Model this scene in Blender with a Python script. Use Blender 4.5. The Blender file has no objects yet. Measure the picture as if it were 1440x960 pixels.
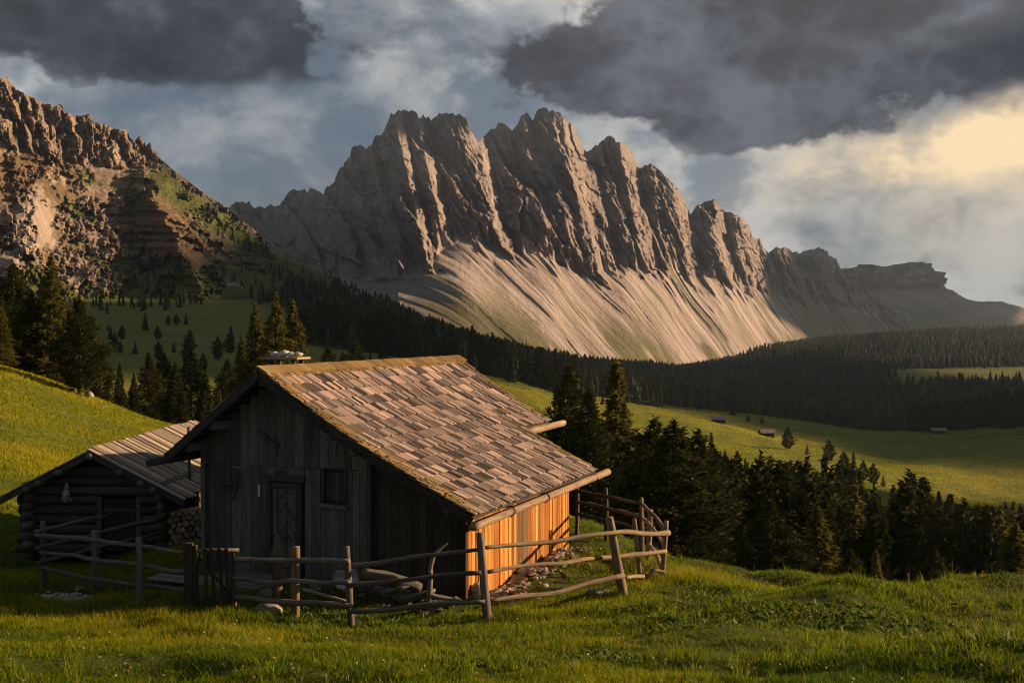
import bpy, math, random
import numpy as np
from mathutils import Vector, Matrix

# ------------------------------------------------------------------ camera, world, sun, exposure
SC = bpy.context.scene
COL = SC.collection
F, CX, CY, HZ = 1700.0, 720.0, 480.0, 460.0      # lens and horizon row in photograph pixels (1440 x 960)
PITCH = math.atan((CY - HZ) / F)
cam_d = bpy.data.cameras.new('camera')
cam_d.sensor_width = 36.0
cam_d.lens = F / 1440.0 * 36.0
cam_d.clip_start = 0.5
cam_d.clip_end = 40000
cam = bpy.data.objects.new('camera', cam_d)
cam.rotation_euler = (math.pi / 2 - PITCH, 0, 0)
COL.objects.link(cam)
SC.camera = cam

SUN_A = math.radians(16)      # azimuth, from +X towards +Y
SUN_E = math.radians(16.5)
SDIR = Vector((math.cos(SUN_E) * math.cos(SUN_A), math.cos(SUN_E) * math.sin(SUN_A), math.sin(SUN_E)))
sun_d = bpy.data.lights.new('sun', 'SUN')
sun_d.energy = 5.0
sun_d.angle = math.radians(0.5)
sun_d.color = (1.0, 0.655, 0.375)
sun = bpy.data.objects.new('sun', sun_d)
sun.rotation_euler = SDIR.to_track_quat('Z', 'Y').to_euler()
COL.objects.link(sun)

SC.view_settings.view_transform = 'Standard'
SC.view_settings.look = 'None'
SC.view_settings.gamma = 1.0
SC.view_settings.use_curve_mapping = False
SC.view_settings.exposure = 1.05
SC.render.engine = 'CYCLES'
cy = SC.cycles
cy.use_denoising = True
cy.use_adaptive_sampling = True
cy.adaptive_threshold = 0.012
SC.render.filter_size = 1.1
cy.filter_width = 1.1
cy.max_bounces = 5
cy.diffuse_bounces = 2
cy.glossy_bounces = 1
cy.transmission_bounces = 2
cy.transparent_max_bounces = 4
cy.volume_bounces = 0
cy.sample_clamp_indirect = 4.0
cy.caustics_reflective = False
cy.caustics_refractive = False


class NT:
    """small helper for node trees"""
    def __init__(s, tree):
        s.t = tree
        s.n = tree.nodes
        s.l = tree.links

    def node(s, typ, **kw):
        n = s.n.new(typ)
        for k, v in kw.items():
            setattr(n, k, v)
        return n

    def put(s, sock, v):
        if v is None:
            return
        if isinstance(v, bpy.types.NodeSocket):
            s.l.new(v, sock)
        elif isinstance(v, (tuple, list)) and len(v) == 3 and sock.type == 'RGBA':
            sock.default_value = (*v, 1)
        else:
            sock.default_value = v

    def math(s, op, a, b=None, c=None, clamp=False):
        n = s.node('ShaderNodeMath', operation=op, use_clamp=clamp)
        s.put(n.inputs[0], a)
        s.put(n.inputs[1], b)
        s.put(n.inputs[2], c)
        return n.outputs[0]

    def mix(s, f, a, b, typ='MIX'):
        n = s.node('ShaderNodeMix', data_type='RGBA', blend_type=typ)
        s.put(n.inputs[0], f)
        s.put(n.inputs[6], a)
        s.put(n.inputs[7], b)
        return n.outputs[2]

    def noise(s, vec, scale, detail=4, rough=0.55, dist=0.0, typ='FBM'):
        n = s.node('ShaderNodeTexNoise')
        if vec is not None:
            s.l.new(vec, n.inputs['Vector'])
        n.inputs['Scale'].default_value = scale
        n.inputs['Detail'].default_value = detail
        n.inputs['Roughness'].default_value = rough
        n.inputs['Distortion'].default_value = dist
        return n.outputs[0]

    def mapping(s, vec, scale=(1, 1, 1), loc=(0, 0, 0), rot=(0, 0, 0)):
        n = s.node('ShaderNodeMapping')
        s.l.new(vec, n.inputs[0])
        n.inputs['Location'].default_value = loc
        n.inputs['Rotation'].default_value = rot
        n.inputs['Scale'].default_value = scale
        return n.outputs[0]

    def step(s, v, lo, hi, a=0.0, b=1.0):
        n = s.node('ShaderNodeMapRange', interpolation_type='SMOOTHSTEP')
        s.put(n.inputs[0], v)
        n.inputs[1].default_value = lo
        n.inputs[2].default_value = hi
        n.inputs[3].default_value = a
        n.inputs[4].default_value = b
        return n.outputs[0]

    def ramp(s, v, stops):
        n = s.node('ShaderNodeValToRGB')
        s.put(n.inputs[0], v)
        e = n.color_ramp.elements
        while len(e) < len(stops):
            e.new(0.5)
        for el, (p, c) in zip(e, stops):
            el.position = p
            el.color = (*c, 1)
        return n.outputs[0]


def build_world():
    w = bpy.data.worlds.new('World')
    SC.world = w
    w.use_nodes = True
    w.node_tree.nodes.clear()
    N = NT(w.node_tree)
    P = N.node('ShaderNodeTexCoord').outputs['Generated']
    xyz = N.node('ShaderNodeSeparateXYZ')
    N.l.new(P, xyz.inputs[0])
    X, Y, Z = xyz.outputs
    az = N.math('ARCTAN2', X, Y)
    el = N.math('ARCSINE', Z)
    warp = N.noise(N.mapping(P, (1, 1, 1.6), (3.1, 1.7, 0.4)), 5.0, 4, 0.6)
    warp2 = N.noise(N.mapping(P, (1, 1, 1.3), (7.1, 4.7, 2.4)), 11.0, 6, 0.6)

    def blob(px, row, wx, wy, wob=0.0):
        a0 = math.atan((px - CX) / F)
        e0 = math.atan((HZ - row) / F)
        dx = N.math('MULTIPLY', N.math('SUBTRACT', az, a0), F / wx)
        dy = N.math('MULTIPLY', N.math('SUBTRACT', el, e0), F / wy)
        d = N.math('ADD', N.math('MULTIPLY', dx, dx), N.math('MULTIPLY', dy, dy))
        g = N.math('EXPONENT', N.math('MULTIPLY', d, -1.0))
        return g

    def addn(lst):
        r = lst[0]
        for q in lst[1:]:
            r = N.math('ADD', r, q)
        return r

    sky = N.node('ShaderNodeTexSky', sky_type='NISHITA', sun_disc=False)
    sky.sun_elevation = SUN_E
    sky.sun_rotation = math.pi / 2 - SUN_A
    sky.altitude = 2000
    sky.air_density = 1.0
    sky.dust_density = 2.0
    clear = N.mix(1.0, sky.outputs[0], (0.055, 0.055, 0.055), 'MULTIPLY')

    nA = N.noise(N.mapping(P, (1, 1, 2.1), (0.3, 2.0, 1.0)), 4.2, 5, 0.58, 0.35)
    nB = N.noise(N.mapping(P, (1, 1, 1.5), (5.3, 1.0, 2.0)), 10.0, 7, 0.60, 0.2)
    grey = N.ramp(N.math('ADD', N.math('MULTIPLY', nA, 0.5), N.math('MULTIPLY', nB, 0.5)),
                  [(0.40, (0.062, 0.084, 0.118)), (0.48, (0.118, 0.138, 0.168)), (0.54, (0.22, 0.24, 0.265)), (0.61, (0.47, 0.475, 0.47))])
    # lighter veil low in the middle of the sky, blue-grey gap above the left hills
    col = N.mix(N.math('MULTIPLY', N.step(nA, 0.42, 0.60, 0.5, 0.0), 0.8), grey, clear)
    light = addn([N.math('MULTIPLY', blob(960, 240, 260, 110), 0.85), N.math('MULTIPLY', blob(880, 10, 120, 45), 1.2),
                  N.math('MULTIPLY', blob(1420, 380, 170, 90), 0.55), N.math('MULTIPLY', blob(300, 175, 150, 40), 0.32),
                  N.math('MULTIPLY', blob(600, 110, 150, 75), 0.40), N.math('MULTIPLY', blob(700, 150, 90, 60), 0.30)])
    light = N.math('MULTIPLY', light, N.step(nB, 0.40, 0.58, 0.12, 1.05))
    col = N.mix(N.math('MINIMUM', light, 1.0), col, (0.50, 0.485, 0.455))
    # warm glow where the low sun breaks through, brightest towards the sun itself
    sd = N.node('ShaderNodeVectorMath', operation='DOT_PRODUCT')
    N.l.new(P, sd.inputs[0])
    sd.inputs[1].default_value = SDIR
    toward = N.math('POWER', N.math('MAXIMUM', sd.outputs['Value'], 0.0), 14.0)
    glow = addn([N.math('MULTIPLY', blob(1400, 205, 130, 42), 1.2), N.math('MULTIPLY', blob(1240, 250, 120, 40), 0.75),
                 N.math('MULTIPLY', blob(1330, 260, 260, 95), 0.50), N.math('MULTIPLY', toward, 0.9)])
    glow = N.math('MULTIPLY', glow, N.step(N.math('ADD', N.math('MULTIPLY', warp2, 0.6), N.math('MULTIPLY', nB, 0.4)), 0.38, 0.62, 0.22, 1.05))
    col = N.mix(N.math('MINIMUM', N.math('MULTIPLY', glow, 0.95), 1.0), col, (0.84, 0.635, 0.385))
    # dark storm clouds with torn edges
    dark = addn([N.math('MULTIPLY', blob(240, 75, 330, 62), 1.05), N.math('MULTIPLY', blob(60, 20, 330, 60), 0.7),
                 N.math('MULTIPLY', blob(1230, 55, 330, 75), 1.25), N.math('MULTIPLY', blob(830, 95, 125, 55), 1.02),
                 N.math('MULTIPLY', blob(1010, 125, 170, 65), 0.85), N.math('MULTIPLY', blob(1120, 175, 140, 48), 0.62), N.math('MULTIPLY', blob(1500, 60, 260, 60), 1.0)])
    far = N.noise(N.mapping(P, (1, 1, 2.6), (9.3, 6.0, 3.0)), 2.3, 3, 0.5)
    infront = N.math('MULTIPLY', N.step(Y, 0.80, 0.86), N.step(Z, 0.30, 0.42, 1.0, 0.0))
    dark = N.math('ADD', dark, N.math('MULTIPLY', N.math('SUBTRACT', 1.0, infront), N.step(far, 0.42, 0.60)))
    torn = N.math('ADD', N.math('MULTIPLY', N.math('SUBTRACT', warp, 0.5), 1.9), N.math('MULTIPLY', N.math('SUBTRACT', warp2, 0.5), 1.5))
    puff = N.math('SUBTRACT', 0.12, N.math('MULTIPLY', N.math('ABSOLUTE', N.math('SUBTRACT', warp2, 0.5)), 1.7))
    dark = N.step(N.math('ADD', N.math('ADD', dark, torn), N.math('MULTIPLY', puff, 1.3)), 0.36, 0.74)
    dcol = N.ramp(N.math('ADD', N.math('ADD', N.math('MULTIPLY', warp, 0.62), N.math('MULTIPLY', nB, 0.38)), N.math('MULTIPLY', puff, 0.45)),
                  [(0.41, (0.009, 0.012, 0.019)), (0.53, (0.026, 0.032, 0.046)), (0.66, (0.085, 0.098, 0.125))])
    col = N.mix(N.math('MULTIPLY', dark, 0.96), col, dcol)
    bg = N.node('ShaderNodeBackground')
    N.l.new(col, bg.inputs[0])
    bg.inputs[1].default_value = SKY_GAIN
    out = N.node('ShaderNodeOutputWorld')
    N.l.new(bg.outputs[0], out.inputs[0])


SKY_GAIN = 0.64
build_world()

# ------------------------------------------------------------------ pixels and directions
_cp, _sp = math.cos(PITCH), math.sin(PITCH)


def ray(px, row):
    a, b = (px - CX) / F, (CY - row) / F
    return np.array([a, _cp + b * _sp, -_sp + b * _cp])


def at(px, row, y):
    r = ray(px, row)
    return Vector(r * (y / r[1]))


def slope_of_row(row):
    b = (CY - np.asarray(row, float)) / F
    return (-_sp + b * _cp) / (_cp + b * _sp)


def tanx(px, row=HZ):
    b = (CY - np.asarray(row, float)) / F
    return (np.asarray(px, float) - CX) / F / (_cp + b * _sp)


# ------------------------------------------------------------------ noise (numpy)
def _hash(ix, iy, seed):
    h = (ix.astype(np.int64) * 374761393 + iy.astype(np.int64) * 668265263 + seed * 974634777) & 0xffffffff
    h = ((h ^ (h >> 13)) * 1274126177) & 0xffffffff
    h = h ^ (h >> 16)
    return (h & 0xffff) / 65535.0


def vnoise(x, y, seed=0):
    x = np.asarray(x, float)
    y = np.asarray(y, float) + np.zeros_like(x)
    ix, iy = np.floor(x), np.floor(y)
    fx, fy = x - ix, y - iy
    fx = fx * fx * fx * (fx * (fx * 6 - 15) + 10)
    fy = fy * fy * fy * (fy * (fy * 6 - 15) + 10)
    a, b = _hash(ix, iy, seed), _hash(ix + 1, iy, seed)
    c, d = _hash(ix, iy + 1, seed), _hash(ix + 1, iy + 1, seed)
    return ((a + (b - a) * fx) * (1 - fy) + (c + (d - c) * fx) * fy) * 2 - 1


def fbm(x, y, oct=5, seed=0, gain=0.5, lac=2.03):
    s, a = 0.0, 1.0
    for i in range(oct):
        s = s + a * vnoise(x, y, seed + i * 17)
        x, y, a = x * lac + 5.3, y * lac + 1.7, a * gain
    return s


def ridged(x, y, oct=4, seed=0, gain=0.5, lac=2.05):
    s, a = 0.0, 1.0
    for i in range(oct):
        s = s + a * (1 - 2 * np.abs(vnoise(x, y, seed + i * 31)))
        x, y, a = x * lac + 3.1, y * lac + 7.7, a * gain
    return s


def facets(x, y, seed=0):
    """broken faces: each cell has its own set-back and its own tilt (value about -1..1), crisp along the joints"""
    x = np.asarray(x, float)
    y = np.asarray(y, float) + np.zeros_like(x)
    ix, iy = np.floor(x), np.floor(y)
    best = np.full(x.shape, 1e9)
    val = np.zeros_like(x)
    for dx in (-1, 0, 1):
        for dy in (-1, 0, 1):
            cx, cy_ = ix + dx, iy + dy
            sx = x - (cx + 0.15 + 0.7 * _hash(cx, cy_, seed))
            sy = y - (cy_ + 0.15 + 0.7 * _hash(cx, cy_, seed + 5))
            d = sx * sx + sy * sy
            v = (_hash(cx, cy_, seed + 9) * 2 - 1) + sx * (_hash(cx, cy_, seed + 13) * 2.4 - 0.7) + sy * (_hash(cx, cy_, seed + 19) * 1.6 - 1.0)
            k = d < best
            best = np.where(k, d, best)
            val = np.where(k, v, val)
    return val


def smooth(x, a, b):
    t = np.clip((np.asarray(x, float) - a) / (b - a), 0, 1)
    return t * t * (3 - 2 * t)


# ------------------------------------------------------------------ meshes
def tag(o, label=None, cat=None, group=None, kind=None):
    if label:
        o['label'] = label
    if cat:
        o['category'] = cat
    if group:
        o['group'] = group
    if kind:
        o['kind'] = kind
    return o


def empty(name, loc=(0, 0, 0), rz=0.0, parent=None):
    o = bpy.data.objects.new(name, None)
    o.empty_display_size = 0.2
    o.location = loc
    o.rotation_euler = (0, 0, rz)
    o.parent = parent
    COL.objects.link(o)
    return o


def mesh_np(name, V, Fq, mats, col=None, smooth_sh=True, midx=None, attrs=None):
    """V (n,3); Fq (m,k) with one k"""
    me = bpy.data.meshes.new(name)
    V = np.ascontiguousarray(V, dtype=np.float32)
    Fq = np.ascontiguousarray(Fq, dtype=np.int32)
    m, k = Fq.shape
    me.vertices.add(len(V))
    me.vertices.foreach_set('co', V.ravel())
    me.loops.add(m * k)
    me.loops.foreach_set('vertex_index', Fq.ravel())
    me.polygons.add(m)
    me.polygons.foreach_set('loop_start', np.arange(0, m * k, k, dtype=np.int32))
    me.polygons.foreach_set('loop_total', np.full(m, k, dtype=np.int32))
    if smooth_sh:
        me.polygons.foreach_set('use_smooth', np.ones(m, dtype=bool))
    if midx is not None:
        me.polygons.foreach_set('material_index', np.asarray(midx, dtype=np.int32))
    for mt in (mats if isinstance(mats, (list, tuple)) else [mats]):
        me.materials.append(mt)
    if col is not None:
        a = me.attributes.new('Col', 'FLOAT_COLOR', 'POINT')
        c = np.ones((len(V), 4), dtype=np.float32)
        c[:, :col.shape[1]] = col
        a.data.foreach_set('color', c.ravel())
    for nm, arr in (attrs or {}).items():
        a = me.attributes.new(nm, 'FLOAT', 'POINT')
        a.data.foreach_set('value', np.ascontiguousarray(arr, dtype=np.float32).ravel())
    me.update(calc_edges=True)
    me.validate(clean_customdata=False)
    return me


def link(name, me, parent=None, loc=None):
    o = bpy.data.objects.new(name, me)
    if parent:
        o.parent = parent
    if loc is not None:
        o.location = loc
    COL.objects.link(o)
    return o


def grid_faces(nr, nc):
    i = np.arange(nr * nc).reshape(nr, nc)
    return np.stack([i[:-1, :-1], i[:-1, 1:], i[1:, 1:], i[1:, :-1]], -1).reshape(-1, 4)

# ------------------------------------------------------------------ materials of the land
def mat(name):
    m = bpy.data.materials.new(name)
    m.use_nodes = True
    m.node_tree.nodes.clear()
    N = NT(m.node_tree)
    out = N.node('ShaderNodeOutputMaterial')
    b = N.node('ShaderNodeBsdfPrincipled')
    b.inputs['Roughness'].default_value = 0.9
    b.inputs['Specular IOR Level'].default_value = 0.12
    N.l.new(b.outputs[0], out.inputs[0])
    return m, N, b


def bump(N, b, h, strength=0.5, dist=0.1):
    n = N.node('ShaderNodeBump')
    n.inputs['Strength'].default_value = strength
    n.inputs['Distance'].default_value = dist
    N.put(n.inputs['Height'], h)
    N.l.new(n.outputs[0], b.inputs['Normal'])


def sepcol(N, name='Col'):
    a = N.node('ShaderNodeAttribute', attribute_name=name)
    s = N.node('ShaderNodeSeparateColor')
    N.l.new(a.outputs['Color'], s.inputs[0])
    return s.outputs


def m_ground():
    m, N, b = mat('meadow_grass')
    P = N.node('ShaderNodeTexCoord').outputs['Object']
    R, G, B = sepcol(N)
    big = N.noise(P, 0.035, 4, 0.6)
    mid = N.noise(P, 0.5, 5, 0.6)
    fine = N.noise(P, 9.0, 5, 0.7)
    base = N.ramp(big, [(0.32, (0.082, 0.115, 0.012)), (0.5, (0.128, 0.145, 0.015)), (0.68, (0.185, 0.165, 0.024))])
    base = N.mix(N.step(mid, 0.35, 0.65, 0.0, 0.55), base, (0.070, 0.100, 0.012))
    base = N.mix(N.step(fine, 0.4, 0.7, 0.0, 0.45), base, (0.16, 0.145, 0.03))
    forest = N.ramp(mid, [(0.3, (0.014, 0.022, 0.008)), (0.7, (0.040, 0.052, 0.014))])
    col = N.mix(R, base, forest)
    dirt = N.ramp(fine, [(0.3, (0.10, 0.085, 0.065)), (0.7, (0.30, 0.26, 0.21))])
    col = N.mix(G, col, dirt)
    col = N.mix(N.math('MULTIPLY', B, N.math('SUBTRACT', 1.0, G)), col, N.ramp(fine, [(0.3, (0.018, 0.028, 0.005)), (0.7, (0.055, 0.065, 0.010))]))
    N.l.new(col, b.inputs['Base Color'])
    bump(N, b, N.math('ADD', N.math('MULTIPLY', mid, 0.6), fine), 0.55, 0.12)
    return m


def m_rock(name, rocks, scree, grass, strata=0.0, bscale=1.0):
    """Col.r = scree, Col.g = grass, Col.b = banded brown rock;  attribute q = metres along the fall-line strips"""
    m, N, b = mat(name)
    P = N.node('ShaderNodeTexCoord').outputs['Object']
    R, G, B = sepcol(N)
    q = N.node('ShaderNodeAttribute', attribute_name='q').outputs['Fac']
    h = N.node('ShaderNodeAttribute', attribute_name='h').outputs['Fac']
    cmb = N.node('ShaderNodeCombineXYZ')
    N.l.new(q, cmb.inputs[0])
    N.l.new(h, cmb.inputs[1])
    Q = cmb.outputs[0]
    n1 = N.noise(P, 0.011 * bscale, 6, 0.62)
    n2 = N.noise(N.mapping(P, (1, 1, 0.35)), 0.05 * bscale, 6, 0.66)
    n3 = N.noise(P, 0.25 * bscale, 4, 0.65)
    col = N.ramp(N.math('ADD', N.math('MULTIPLY', n1, 0.5), N.math('MULTIPLY', n2, 0.5)), rocks)
    crack = N.step(N.noise(N.mapping(Q, (1, 0.16, 1)), 0.075 * bscale, 6, 0.65, 0.6), 0.56, 0.66, 0.0, 0.35)
    col = N.mix(crack, col, (0.055, 0.052, 0.05))
    bands = N.noise(N.mapping(P, (0.05, 0.05, 1.0)), 0.16 * bscale, 5, 0.7)
    brown = N.ramp(bands, [(0.30, (0.075, 0.05, 0.03)), (0.46, (0.20, 0.135, 0.075)), (0.58, (0.12, 0.085, 0.05)), (0.70, (0.30, 0.21, 0.13))])
    col = N.mix(B, col, brown)
    streak = N.math('ADD', N.math('MULTIPLY', N.noise(N.mapping(Q, (1.0, 0.035, 1)), 0.060 * bscale, 6, 0.68, 0.25), 0.55), N.math('MULTIPLY', N.noise(N.mapping(Q, (1.0, 0.3, 1)), 0.010 * bscale, 5, 0.65, 0.5), 0.45))
    streak2 = N.noise(N.mapping(Q, (1.0, 0.06, 1), (40, 11, 0)), 0.018 * bscale, 4, 0.6)
    sc = N.ramp(streak, scree)
    gs = N.math('MULTIPLY', N.step(streak2, 0.50, 0.64), N.step(streak, 0.56, 0.44))
    sc = N.mix(N.math('MULTIPLY', gs, 0.85), sc, (0.095, 0.095, 0.04))
    col = N.mix(R, col, sc)
    gr = N.ramp(n2, grass)
    speck = N.step(N.math('ADD', N.math('MULTIPLY', n3, 0.7), N.math('MULTIPLY', n1, 0.3)), 0.55, 0.62, 0.0, 0.7)
    gr = N.mix(N.math('MULTIPLY', speck, strata), gr, (0.24, 0.20, 0.155))
    col = N.mix(G, col, gr)
    N.l.new(col, b.inputs['Base Color'])
    hh = N.math('ADD', N.math('MULTIPLY', n2, 1.0), N.math('MULTIPLY', n3, 0.35))
    hh = N.math('ADD', hh, N.math('MULTIPLY', N.math('MULTIPLY', bands, B), 0.8))
    bump(N, b, hh, 0.9, 11.0 / bscale)
    return m


M = {}
M['ground'] = m_ground()
GREYROCK = [(0.34, (0.155, 0.142, 0.136)), (0.48, (0.245, 0.213, 0.198)), (0.58, (0.325, 0.272, 0.246)), (0.70, (0.43, 0.35, 0.31))]
M['massif'] = m_rock('dolomite_rock', GREYROCK,
                     [(0.36, (0.15, 0.125, 0.108)), (0.46, (0.31, 0.262, 0.235)), (0.55, (0.44, 0.38, 0.345)), (0.66, (0.56, 0.50, 0.465))],
                     [(0.3, (0.07, 0.08, 0.03)), (0.7, (0.14, 0.14, 0.05))])
M['lefthill'] = m_rock('brown_rock_and_turf', [(0.34, (0.10, 0.08, 0.062)), (0.48, (0.215, 0.165, 0.125)), (0.58, (0.31, 0.24, 0.185)), (0.70, (0.42, 0.34, 0.27))],
                       [(0.34, (0.20, 0.165, 0.135)), (0.5, (0.34, 0.285, 0.235)), (0.7, (0.46, 0.39, 0.33))],
                       [(0.3, (0.050, 0.068, 0.016)), (0.55, (0.085, 0.098, 0.020)), (0.75, (0.13, 0.12, 0.035))], strata=0.75, bscale=2.2)
M['farridge'] = m_rock('far_ridge_rock', GREYROCK,
                       [(0.34, (0.18, 0.155, 0.125)), (0.5, (0.27, 0.235, 0.19)), (0.7, (0.34, 0.30, 0.25))],
                       [(0.3, (0.06, 0.075, 0.03)), (0.7, (0.12, 0.125, 0.05))], bscale=0.8)

# ------------------------------------------------------------------ the ground: rows of the photograph by distance, column by column
GCOLS = {
    -700: [(2, 1700), (12, 960), (20, 820), (30, 720), (60, 560), (95, 470), (150, 460), (300, 470), (500, 465), (800, 420), (1200, 330), (2600, 250), (6500, 380)],
    -300: [(2, 1700), (12, 962), (20, 850), (30, 745), (60, 590), (95, 500), (150, 500), (300, 490), (500, 480), (800, 435), (1200, 390), (2600, 400), (6500, 450)],
    0: [(2, 1700), (12.5, 968), (19, 880), (25, 818), (31, 768), (45, 660), (70, 570), (95, 527), (120, 545), (180, 560), (300, 530), (480, 500), (700, 465), (900, 436), (1100, 415), (1500, 415), (6500, 470)],
    130: [(2, 1700), (12.5, 968), (21, 868), (25, 823), (31, 770), (45, 690), (70, 612), (95, 571), (120, 590), (180, 590), (300, 545), (480, 500), (700, 465), (900, 440), (1100, 420), (1500, 415), (6500, 470)],
    260: [(2, 1700), (12.5, 968), (21, 862), (25, 795), (31, 735), (45, 680), (70, 635), (95, 605), (120, 630), (180, 620), (300, 560), (480, 505), (700, 470), (900, 444), (1100, 424), (1500, 412), (6500, 470)],
    450: [(2, 1700), (12.5, 968), (21.2, 876), (24.4, 810), (31, 735), (50, 650), (95, 600), (150, 590), (300, 545), (500, 510), (700, 487), (1000, 452), (1350, 416), (1600, 396), (1900, 412), (6500, 500)],
    600: [(2, 1700), (12.5, 968), (21.5, 873), (24, 828), (31, 745), (50, 670), (95, 620), (150, 600), (300, 560), (500, 527), (700, 508), (1000, 492), (1400, 474), (1650, 463), (2000, 476), (6500, 520)],
    740: [(2, 1700), (12.5, 968), (21.7, 866), (24, 832), (31, 745), (40, 710), (60, 680), (95, 660), (150, 635), (250, 590), (400, 566), (600, 545), (800, 540), (1000, 532), (1500, 515), (1800, 507), (2200, 512), (6500, 530)],
    850: [(2, 1700), (12.5, 966), (21.7, 852), (25, 818), (31, 748), (36, 735), (45, 745), (60, 780), (90, 800), (130, 760), (200, 680), (300, 625), (450, 595), (700, 570), (950, 560), (1150, 562), (1500, 547), (2000, 528), (2400, 520), (6500, 530)],
    950: [(2, 1700), (12.5, 964), (21.7, 840), (25, 806), (28, 787), (32, 790), (45, 830), (90, 850), (140, 800), (200, 735), (300, 665), (450, 620), (700, 586), (950, 570), (1150, 574), (1500, 562), (2200, 540), (2800, 528), (6500, 525)],
    1100: [(2, 1700), (12.5, 960), (20, 848), (25, 812), (29, 812), (45, 880), (90, 870), (140, 820), (200, 765), (300, 700), (450, 640), (700, 607), (1000, 588), (1200, 590), (1600, 570), (2200, 538), (3000, 502), (3600, 490), (6500, 490)],
    1250: [(2, 1700), (12.5, 960), (19, 860), (24, 833), (28, 840), (45, 900), (90, 880), (140, 835), (200, 790), (300, 730), (420, 682), (700, 632), (950, 609), (1150, 612), (1600, 587), (2000, 550), (2200, 526), (2600, 508), (3000, 488), (3600, 476), (6500, 485)],
    1440: [(2, 1700), (12, 965), (18, 880), (23, 842), (27, 850), (45, 910), (90, 890), (140, 850), (200, 810), (300, 750), (420, 700), (600, 650), (800, 608), (950, 582), (1100, 594), (1500, 592), (1900, 548), (2200, 525), (2600, 502), (3000, 482), (3600, 461), (6500, 470)],
    1900: [(2, 1700), (12, 960), (18, 890), (23, 860), (30, 880), (60, 900), (140, 860), (300, 760), (500, 690), (800, 620), (1000, 600), (1500, 590), (2200, 530), (3600, 465), (6500, 470)],
    3000: [(2, 1700), (12, 960), (18, 890), (30, 860), (60, 850), (140, 800), (300, 720), (500, 670), (800, 620), (1500, 570), (2200, 530), (3600, 475), (6500, 470)],
}
_L = np.linspace(math.log(1.6), math.log(6500), 520)
_PX = np.arange(-700, 3001, 10.0)


def _gauss(a, sig, axis):
    r = int(3 * sig) + 1
    k = np.exp(-0.5 * (np.arange(-r, r + 1) / sig) ** 2)
    k /= k.sum()
    pad = [(0, 0), (0, 0)]
    pad[axis] = (r, r)
    p = np.pad(a, pad, mode='edge')
    return np.apply_along_axis(lambda v: np.convolve(v, k, 'valid'), axis, p)


def _ground_table():
    keys = sorted(GCOLS)
    rows = np.array([np.interp(_L, [math.log(d) for d, _ in GCOLS[k]], [r for _, r in GCOLS[k]]) for k in keys])
    S = slope_of_row(rows)
    T = np.array([np.interp(_PX, keys, S[:, j]) for j in range(len(_L))]).T      # (npx, nL)
    T = _gauss(T, 3.2, 1)
    T = _gauss(T, 2.6, 0)
    return T


_GT = _ground_table()


def ground_z(x, y):
    x, y = np.asarray(x, float), np.asarray(y, float)
    yy = np.maximum(y, 1.7)
    px = np.clip(CX + F * x / yy, -699, 2999)
    i = (px + 700) / 10.0
    j = np.clip((np.log(yy) - _L[0]) / (_L[1] - _L[0]), 0, len(_L) - 1.001)
    i0, j0 = i.astype(int), j.astype(int)
    i0 = np.minimum(i0, len(_PX) - 2)
    fi, fj = i - i0, j - j0
    s = (_GT[i0, j0] * (1 - fi) * (1 - fj) + _GT[i0 + 1, j0] * fi * (1 - fj) + _GT[i0, j0 + 1] * (1 - fi) * fj + _GT[i0 + 1, j0 + 1] * fi * fj)
    z = s * yy
    near = smooth(yy, 80, 30)
    mid = smooth(yy, 40, 120) * smooth(yy, 1500, 700)
    z = z + near * (0.13 * vnoise(x * 0.45 + 3, y * 0.9, 5) + 0.05 * vnoise(x * 1.3, y * 1.8, 6) + 0.018 * vnoise(x * 4, y * 4, 7))
    # humps in the meadow to the right of the fence
    hump = smooth(x, 3.0, 6.5) * smooth(yy, 32, 27) * smooth(yy, 9, 13)
    z = z + hump * (0.30 * np.sin(0.75 * yy - 0.35 * x + 1.2 * vnoise(x * 0.25, y * 0.25, 8)) + 0.10 * vnoise(x * 0.7, y * 1.1, 9))
    z = z + mid * (1.6 * fbm(x * 0.02, y * 0.012, 4, 11) + 0.7 * smooth(yy, 250, 400) * fbm(x * 0.05, y * 0.03, 3, 13)) + smooth(yy, 900, 2200) * 9.0 * fbm(x * 0.004, y * 0.003, 4, 12)
    return z


def gz(x, y):
    return float(ground_z(np.array([x]), np.array([y]))[0])


def ground_at(px, row, dmin=8.0, dmax=200.0):
    """first point where the ray through a pixel meets the ground"""
    r = ray(px, row)
    d = np.exp(np.linspace(math.log(dmin), math.log(dmax), 3000))
    x, z = r[0] / r[1] * d, r[2] / r[1] * d
    hit = np.nonzero(z <= ground_z(x, d))[0]
    k = hit[0] if len(hit) else len(d) - 1
    return Vector((x[k], d[k], ground_z(x[k:k + 1], d[k:k + 1])[0]))


def px_of(x, y):
    return CX + F * np.asarray(x) / np.asarray(y)


def row_of(y, z):
    return HZ - F * np.asarray(z) / np.asarray(y)


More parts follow.
